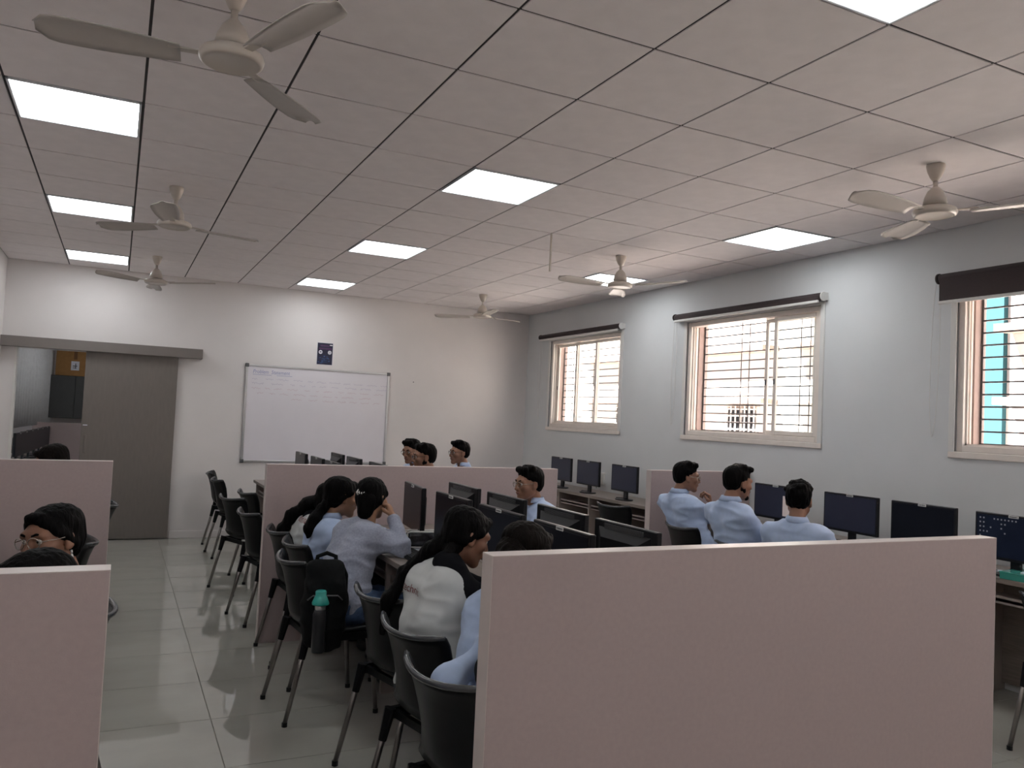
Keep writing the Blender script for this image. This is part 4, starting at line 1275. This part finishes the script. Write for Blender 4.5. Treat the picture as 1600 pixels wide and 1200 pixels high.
def person(label, pelvis, heading, top, face, pitch=0, roll_=0, fem=False, sh=None, arms=None, skin=None,
           hair='boy', hv_=0.0, strands=(), shirt=None, sleeve=None, trous=None, collar=True, glasses=False, beard=False,
           group=None, feet=True, hairm=None, legs=None, shrink=1.0, seed=0.0, half=False):
    skin = skin or M_SKIN
    hairm = hairm or M_HAIR
    sh = heading if sh is None else sh
    loc = Vector((pelvis[0], pelvis[1], 0))
    root = thing('person', label, 'person', loc, 0, group)
    rel = lambda w: np.array(Vector(w)-loc)
    Pv = Vector((pelvis[0], pelvis[1], 0.545))
    f3 = hv(face); r3 = rightv(face)
    pr = math.radians(pitch)
    fwd = f3*math.cos(pr)-UP*math.sin(pr)
    upv = f3*math.sin(pr)+UP*math.cos(pr)
    rr = math.radians(roll_)
    rgt = r3*math.cos(rr)+upv*math.sin(rr); upv = upv*math.cos(rr)-r3*math.sin(rr)
    C = Vector(top)-upv*0.122
    MH = Matrix((rgt, fwd, upv)).transposed().to_4x4(); MH.translation = C-loc
    sf = hv(sh); sr = rightv(sh); pf = hv(heading); prt = rightv(heading)
    N = C-upv*0.142-fwd*0.045
    N = N - sf*0.012
    sw = (0.150 if fem else 0.168)*shrink
    S = {s: N-UP*0.085+sr*(s*sw)+sf*0.005 for s in (-1, 1)}
    g = (0.90 if fem else 1.0)*shrink
    mid = L(Pv, N, 0.48)-L(pf, sf, 0.5)*0.03
    che = L(Pv, N, 0.78)-sf*0.012
    def torso(e, top=True):
        R = []
        for s in (-1, 1):
            R.append(cap(rel(Pv+prt*s*0.07), rel(mid+L(prt, sr, 0.5)*s*0.058), (0.118*g if not fem else 0.118)+e, 0.102*g+e))
            R.append(cap(rel(mid+L(prt, sr, 0.5)*s*0.058), rel(che+sr*s*0.075), 0.102*g+e, 0.108*g+e))
            R.append(cap(rel(che+sr*s*0.06), rel(S[s]-UP*0.012), 0.088*g+e, 0.056*g+e))
            R.append(cap(rel(N-UP*0.030-sf*0.012), rel(S[s]), 0.046+e, 0.050*g+e))
        return R
    A = {}
    for s in (-1, 1):
        d = (arms or {}).get(s)
        if d is None:
            el = S[s]+sf*0.16-UP*0.20+sr*s*0.05
            wr = S[s]+sf*0.36-sr*s*0.06; wr.z = 0.825; el.z = max(el.z, 0.80)
            d = (el, wr, sf-UP*0.1, UP, 'rest')
        A[s] = (Vector(d[0]), Vector(d[1]), Vector(d[2]).normalized(), Vector(d[3]).normalized(), d[4])
    legP = {}
    for s in (-1, 1):
        hipp = Pv+prt*s*0.085-UP*0.01
        kn = hipp+pf*0.40+prt*s*0.03; kn.z = 0.50
        an = kn-pf*0.02; an.z = 0.09
        if legs: kn, an = Vector(legs[s][0]), Vector(legs[s][1])
        legP[s] = (hipp, kn, an)
    # --- one continuous body: torso, limbs, then head and hands grown on
    B = torso(-0.022)
    B.append(cap(rel(N-UP*0.03-sf*0.01), rel(C-upv*0.06-fwd*0.028), 0.052 if not fem else 0.046, 0.050 if not fem else 0.044))
    for s in (-1, 1):
        el, wr, dr, nr, pose = A[s]
        B += [cap(rel(S[s]), rel(el), 0.046*g, 0.038*g), cap(rel(el), rel(wr), 0.038*g, 0.0235)]
        hp, kn, an = legP[s]
        B += [cap(rel(hp), rel(kn), 0.078, 0.052), cap(rel(kn), rel(an), 0.05, 0.036), cap(rel(an), rel(an+pf*0.12-UP*0.05), 0.034, 0.028)]
    parts = [sdf_mesh(B, 0.0105, 0.035), place(HEADS[fem], MH)]
    for s in (-1, 1):
        el, wr, dr, nr, pose = A[s]
        z = (nr-dr*nr.dot(dr)).normalized(); x = dr.cross(z)
        mm = Matrix((x, dr, z)).transposed().to_4x4(); mm.translation = wr-loc
        hs = 0.92 if fem else 1.0
        parts.append(place(hand_proto(pose), mm @ Matrix.Scale(hs, 4), flip=(s < 0)))
    np_obj('body', join(parts), skin, root)
    np_obj('lips', place(LIPS, MH), M_LIP, root)
    for s in (-1, 1):
        bm = BM(); bmesh.ops.create_uvsphere(bm, u_segments=14, v_segments=10, radius=0.0125)
        bmesh.ops.transform(bm, matrix=MH @ Matrix.Translation((s*0.0315, 0.0735, 0.003)), verts=bm.verts[:])
        eb = obj('eye', bm, M_EYEW, root, True)
        bm = BM(); bmesh.ops.create_uvsphere(bm, u_segments=12, v_segments=8, radius=0.0066)
        bmesh.ops.transform(bm, matrix=MH @ Matrix.Translation((s*0.0315, 0.0810, 0.003)), verts=bm.verts[:])
        obj('iris', bm, M_EYED, eb, True)
        bm = BM(); add_tube(bm, [(s*0.014, 0.0905, 0.0235), (s*0.032, 0.0895, 0.029), (s*0.053, 0.072, 0.024)], [0.004, 0.0048, 0.002], 6)
        bmesh.ops.transform(bm, matrix=MH, verts=bm.verts[:]); obj('eyebrow', bm, hairm, root, True)
    hp_ = sdf_mesh(hair_prims(hair, hv_), 0.0055, 0.02, streak(0.004 if hair != 'curly' else 0.006, (60, 60, 20) if hair == 'curly' else (75, 75, 12), seed))
    hs = [place(hp_, MH)]
    if strands:
        SP = []
        for st in strands:
            pts = [Vector(p[:3]) for p in st]
            for a, b, pa, pb in zip(pts[:-1], pts[1:], st[:-1], st[1:]):
                SP.append(cap(rel(a), rel(b), pa[3], pb[3]))
        hs.append(sdf_mesh(SP, 0.0085, 0.03, streak(0.007, (55, 55, 8), seed+3)))
    np_obj('hair', join(hs), hairm, root)
    if beard:
        BP = [cap((-0.052, 0.002, -0.045), (-0.014, 0.070, -0.099), 0.021, 0.019), cap((0.052, 0.002, -0.045), (0.014, 0.070, -0.099), 0.021, 0.019),
              ell((0, 0.076, -0.100), (0.021, 0.017, 0.017)), cap((-0.062, -0.002, -0.005), (-0.056, 0.01, -0.05), 0.010, 0.016), cap((0.062, -0.002, -0.005), (0.056, 0.01, -0.05), 0.010, 0.016),
              cap((-0.018, 0.086, -0.050), (0.018, 0.086, -0.050), 0.0085)]
        np_obj('beard', place(sdf_mesh(BP, 0.005, 0.012, streak(0.003, (90, 90, 40))), MH), hairm, root)
    if glasses:
        bm = BM()
        for s in (-1, 1):
            add_tube(bm, [(s*0.032+0.0235*math.cos(a), 0.1035-0.006*(math.cos(a)*s > 0)*abs(math.cos(a)), 0.0+0.019*math.sin(a)) for a in [2*PI*k/20 for k in range(20)]], 0.0016, 6, closed=True)
            add_tube(bm, [(s*0.0555, 0.098, 0.005), (s*0.076, 0.05, 0.006), (s*0.079, -0.005, 0.008), (s*0.078, -0.022, -0.008)], 0.0016, 6)
        add_tube(bm, [(-0.0085, 0.1035, 0.004), (0, 0.1075, 0.006), (0.0085, 0.1035, 0.004)], 0.0015, 6)
        bmesh.ops.transform(bm, matrix=MH, verts=bm.verts[:])
        go = obj('glasses', bm, glasses, root, True)
        for s in (-1, 1):
            bm = BM(); vs = [bm.verts.new((s*0.032+0.0225*math.cos(2*PI*k/18), 0.1025, 0.018*math.sin(2*PI*k/18))) for k in range(18)]
            bm.faces.new(vs); bmesh.ops.transform(bm, matrix=MH, verts=bm.verts[:]); obj('lens', bm, M_GLASS, go)
    # --- clothes
    SH = torso(0.007)
    SL = []
    for s in (-1, 1):
        el, wr, dr, nr, pose = A[s]
        endf = 0.15 if half else 0.86
        w2 = L(el, wr, endf)
        tgt = SL if sleeve else SH
        tgt += [cap(rel(S[s]+sr*s*-0.005), rel(el), (0.072 if sleeve else 0.064)*g, 0.053*g), cap(rel(el), rel(w2), 0.053*g, (0.050 if half else 0.043)*g)]
    if not sleeve: pass
    SH.append(cap(rel(N+UP*0.02+sf*0.02), rel(N+UP*0.12+sf*0.04), 0.044, 0.06, op='-', k=0.012))
    so = np_obj('shirt', sdf_mesh(SH, 0.0088, 0.04, wrinkle(0.011, (6, 6, 15), seed)), shirt or M_BLUE, root)
    if sleeve:
        for s in (-1, 1):
            half_ = SL[:2] if s < 0 else SL[2:]
            half_ = half_+[cap(rel(N-UP*0.0+sr*s*0.045), rel(S[s]), 0.066, 0.076*g)]
            np_obj('sleeve', sdf_mesh(half_, 0.0088, 0.03, wrinkle(0.009, (8, 8, 15), seed)), sleeve, root)
    if collar:
        bm = BM()
        cen = N+UP*0.012+sf*0.010
        ring = []
        for k in range(17):
            a = math.radians(-140+280*k/16)-PI/2       # open at the front
            ring.append(cen+sr*(0.064*math.cos(a))+sf*(0.066*math.sin(a))+UP*(0.020-0.010*math.cos(a+PI/2)*0)-loc)
        n = len(ring)
        outs = []
        cl = cen-loc
        for p in ring:
            o_ = (p-cl); o_.z = 0; o_.normalize()
            outs.append([p-UP*0.020-o_*0.004, p+UP*0.010-o_*0.009, p+UP*0.012-o_*0.003, p-UP*0.024+o_*0.016, p-UP*0.026+o_*0.010])
        vs = [[bm.verts.new(q) for q in r_] for r_ in outs]
        for i in range(n-1):
            for j in range(5):
                bm.faces.new((vs[i][j], vs[i+1][j], vs[i+1][(j+1) % 5], vs[i][(j+1) % 5]))
        bm.faces.new(vs[0]); bm.faces.new(vs[-1][::-1])
        obj('collar', bm, shirt or M_BLUE, root, True)
    TP = [cap(rel(Pv-prt*0.075-UP*0.015), rel(Pv+prt*0.075-UP*0.015), 0.122)]
    for s in (-1, 1):
        hp, kn, an = legP[s]
        TP += [cap(rel(hp), rel(kn), 0.092, 0.066), cap(rel(kn), rel(an+UP*0.01), 0.066, 0.056)]
    np_obj('trousers', sdf_mesh(TP, 0.012, 0.03, wrinkle(0.012, (9, 9, 14), seed)), trous or M_TROUS, root)
    for s in (-1, 1):
        an = legP[s][2]
        V, Q = sdf_mesh([cap(rel(an-pf*0.03-UP*0.045), rel(an+pf*0.06-UP*0.05), 0.042, 0.040), cap(rel(an+pf*0.06-UP*0.05), rel(an+pf*0.15-UP*0.056), 0.042, 0.032)], 0.010, 0.02)
        V[:, 2] = np.maximum(V[:, 2], 0.002)
        np_obj('shoe', (V, Q), M_SHOE, root)
    root['_c'] = tuple(C)
    return root, so, dict(C=C, N=N, sf=sf, sr=sr, MH=MH, loc=loc, fwd=fwd, rgt=rgt, upv=upv)

def back_text(root, so, info, word, size, offx, zc, m, tilt=0.0):
    """printed word laid onto the back of a shirt"""
    me = so.data
    bvh = BVHTree.FromPolygons([v.co.copy() for v in me.vertices], [tuple(p.vertices) for p in me.polygons])
    tm = text_mesh(word, size)
    w = max(v.co.x for v in tm.vertices)
    c = info['N']-info['loc']-info['sf']*0.5
    bm = bmesh.new(); bm.from_mesh(tm)
    bmesh.ops.triangulate(bm, faces=bm.faces[:])
    bmesh.ops.subdivide_edges(bm, edges=bm.edges[:], cuts=1)
    for v in bm.verts:
        x, y = v.co.x-w/2+offx, v.co.y
        x, y = x*math.cos(tilt)-y*math.sin(tilt), x*math.sin(tilt)+y*math.cos(tilt)
        p = Vector((c.x, c.y, zc))+info['sr']*x+UP*y
        hit = bvh.ray_cast(p, info['sf'])
        v.co = (hit[0]-info['sf']*0.003) if hit[0] is not None else p+info['sf']*0.4
    o = obj('printed_word', bm, m, root)
    bpy.data.meshes.remove(tm)
    return o

# ---- women of the middle row (their backs to the aisle, facing the desk)
p, so, I = person('woman in grey woven shirt with a white hair clip, hand to her cheek', (1.17, 4.39), 12, (1.385, 4.62, 1.205), 42, 6, fem=True, sh=20,
    arms={1: ((1.49, 4.355, 0.825), (1.482, 4.55, 0.985), (-0.3, 0.35, 0.85), (0.75, -0.5, 0.3), 'curl'), -1: ((1.42, 4.80, 0.85), (1.60, 4.72, 0.822), (1, -0.2, -0.05), (0, 0, 1), 'rest')},
    skin=M_SKINL, hair='girl', shirt=M_GREYS, trous=M_JEANS, collar=False, seed=1.0,
    strands=[[(1.33, 4.56, 1.08, 0.06), (1.315, 4.545, 1.01, 0.045)]])
c0 = I['MH']
bm = BM()
for k, (x, z) in enumerate(((-0.030, 0.026), (-0.014, 0.025), (0.002, 0.023), (0.016, 0.022))):
    add_tube(bm, [(x, -0.112, z+0.016), (x-0.006, -0.119, z), (x, -0.112, z-0.016)], 0.0042, 6)
add_tube(bm, [(-0.034, -0.113, 0.026), (0.022, -0.113, 0.021)], 0.0035, 6)
bmesh.ops.transform(bm, matrix=c0, verts=bm.verts[:]); obj('hair_clip', bm, M_STICK, p, True)
bm = BM(); add_tube(bm, [(0.034*math.cos(a), 0.034*math.sin(a), 0) for a in [2*PI*k/16 for k in range(16)]], 0.004, 6, closed=True)
bmesh.ops.transform(bm, matrix=Matrix.Translation(Vector((1.484, 4.53, 0.968))-I['loc']) @ Matrix.Rotation(0.3, 4, 'X'), verts=bm.verts[:]); obj('bracelet', bm, M_BLACK, p, True)

person('woman in pale blue shirt with a low black ponytail hanging down her back', (1.20, 4.88), 3, (1.268, 4.84, 1.188), 6, 8, fem=True, hair='girl', skin=M_SKINL,
    shirt=M_BLUE, seed=2.0, strands=[[(1.18, 4.82, 1.055, 0.032), (1.13, 4.80, 1.0, 0.026), (1.085, 4.785, 0.94, 0.034), (1.06, 4.78, 0.885, 0.033), (1.05, 4.78, 0.84, 0.014)]],
    arms={1: ((1.36, 4.70, 0.84), (1.58, 4.95, 0.825), (1, 0.35, -0.1), (0, 0, 1), 'rest'), -1: ((1.36, 5.02, 0.84), (1.58, 5.08, 0.825), (1, 0, -0.1), (0, 0, 1), 'rest')})

p, so, I = person('woman with long loose hair over a white tee, nearest the long partition', (1.20, 5.36), 4, (1.345, 5.30, 1.095), 10, 22, fem=True, hair='girl', skin=M_SKINL,
    shirt=M_WHITES, sleeve=M_BLACKS, collar=False, half=True, seed=3.0,
    strands=[[(1.27, 5.31, 1.005, 0.054), (1.17, 5.36, 0.955, 0.048), (1.08, 5.40, 0.88, 0.044), (1.02, 5.41, 0.79, 0.036), (1.0, 5.40, 0.71, 0.016)]])
back_text(p, so, I, 'technic', 0.055, 0.02, 0.86, M_RED)

p, so, I = person('woman in white tee printed with a red word, long black hair, head bent down', (1.17, 2.97), 4, (1.40, 3.15, 1.197), 0, 20, fem=True, sh=6, hair='girl', skin=M_SKIN,
    shirt=M_WHITES, sleeve=M_BLACKS, collar=False, seed=4.0,
    arms={1: ((1.43, 2.93, 0.84), (1.60, 3.06, 0.825), (0.9, 0.4, -0.1), (0, 0, 1), 'rest'), -1: ((1.43, 3.34, 0.84), (1.60, 3.24, 0.825), (0.9, -0.3, -0.1), (0, 0, 1), 'rest')},
    strands=[[(1.31, 3.16, 1.08, 0.058), (1.225, 3.20, 1.01, 0.040), (1.13, 3.235, 0.92, 0.029), (1.055, 3.235, 0.81, 0.027), (1.03, 3.22, 0.69, 0.016)],
             [(1.31, 3.13, 1.07, 0.046), (1.26, 3.10, 1.015, 0.028)]])
back_text(p, so, I, 'technic', 0.046, 0.012, 0.865, M_RED, -0.06)

person('person in pale blue sleeves mostly hidden behind the large foreground partition', (1.17, 2.40), 2, (1.44, 2.69, 1.198), 5, 15, fem=True, sh=10, hair='girl', skin=M_SKIN, hairm=M_HAIRB,
    shirt=M_BLUE, seed=5.0, shrink=0.88, strands=[[(1.33, 2.66, 1.09, 0.065), (1.27, 2.50, 1.0, 0.055), (1.17, 2.36, 0.90, 0.055), (1.10, 2.30, 0.80, 0.05), (1.08, 2.29, 0.66, 0.03)]],
    arms={1: ((0.985, 2.41, 0.735), (1.13, 2.50, 0.58), (1, 0, -0.1), (0, 0, 1), 'rest'), -1: ((1.42, 2.86, 0.84), (1.6, 2.82, 0.825), (1, 0, -0.1), (0, 0, 1), 'rest')})

# ---- man facing left
person('man with glasses in pale blue collared shirt facing left before the long partition', (2.76, 5.06), 182, (2.66, 5.12, 1.25), 184, 4, hair='boy', hv_=0.004, glasses=M_WIRE, seed=6.0)

# ---- men beyond the long partition
GMN = None
person('man with glasses looking down, leftmost head above the long partition', (2.86, 7.9), 186, (2.72, 7.88, 1.325), 212, 10, hair='boy', glasses=M_BLACK, seed=7.0)
person('man with short beard overlapping his neighbour above the long partition', (2.70, 7.0), 180, (2.53, 6.96, 1.322), 172, 4, hair='boy', beard=True, glasses=M_BLACK, seed=8.0)
person('man with glasses in clear left profile, rightmost head above the long partition', (3.38, 7.76), 182, (3.22, 7.78, 1.328), 186, 2, hair='boy', hv_=0.003, glasses=M_BLACK, seed=9.0)

# ---- three men at the wall desk
person('man with glasses resting his chin on his hand, left of the three', (4.28, 5.16), -3, (4.20, 5.27, 1.30), -24, 4, hair='boy', hv_=0.002, glasses=M_WIRE, seed=10.0,
    arms={1: ((4.50, 5.02, 0.83), (4.318, 5.122, 0.972), (-0.12, 0.15, 0.97), (0.8, -0.5, 0.2), 'curl'), -1: ((4.44, 5.36, 0.84), (4.60, 5.22, 0.825), (0.8, -0.5, 0), (0, 0, 1), 'rest')})
person('bearded man in pale blue shirt, middle of the three at the wall desk', (4.06, 4.36), -4, (4.0, 4.44, 1.328), -6, 6, hair='boy', hv_=0.006, beard=True, seed=11.0)
person('curly-haired man in pale blue shirt seen from behind, right of the three', (4.12, 3.78), 12, (4.05, 3.93, 1.258), 36, 4, hair='curly', sh=22, seed=12.0)

# ---- people on the left
p, so, I = person('woman with glasses and an earring behind the nearest left partition', (-0.27, 3.27), 184, (-0.190, 3.25, 1.212), 226, 3, -6, fem=True, hair='girl', skin=M_SKIN, glasses=M_WIRE,
    shirt=M_BLACKS, collar=False, sh=196, seed=13.0, strands=[[(-0.165, 3.32, 1.08, 0.045), (-0.145, 3.345, 1.0, 0.035), (-0.14, 3.36, 0.88, 0.025)]])
bm = BM(); add_tube(bm, [(-0.080, -0.004, -0.040), (-0.082, -0.004, -0.052)], 0.004, 6); add_lathe(bm, [(0, -0.010), (0.006, -0.004), (0.003, 0.008), (0, 0.01)], 8, (-0.082, -0.004, -0.062))
bmesh.ops.transform(bm, matrix=I['MH'], verts=bm.verts[:]); obj('earring', bm, M_ALU, p, True)
person('person whose black hair alone shows over the nearest left partition', (-0.33, 2.47), 176, (-0.20, 2.49, 1.175), 190, 10, fem=True, hair='girl', skin=M_SKIN, shirt=M_BLUE, seed=14.0)
person('person whose dark hair shows in the doorway over the second left partition', (-0.26, 6.42), 182, (-0.41, 6.22, 1.262), 196, 18, fem=True, hair='girl', skin=M_SKIN, shirt=M_BLUE, seed=15.0, hairm=M_HAIRB)
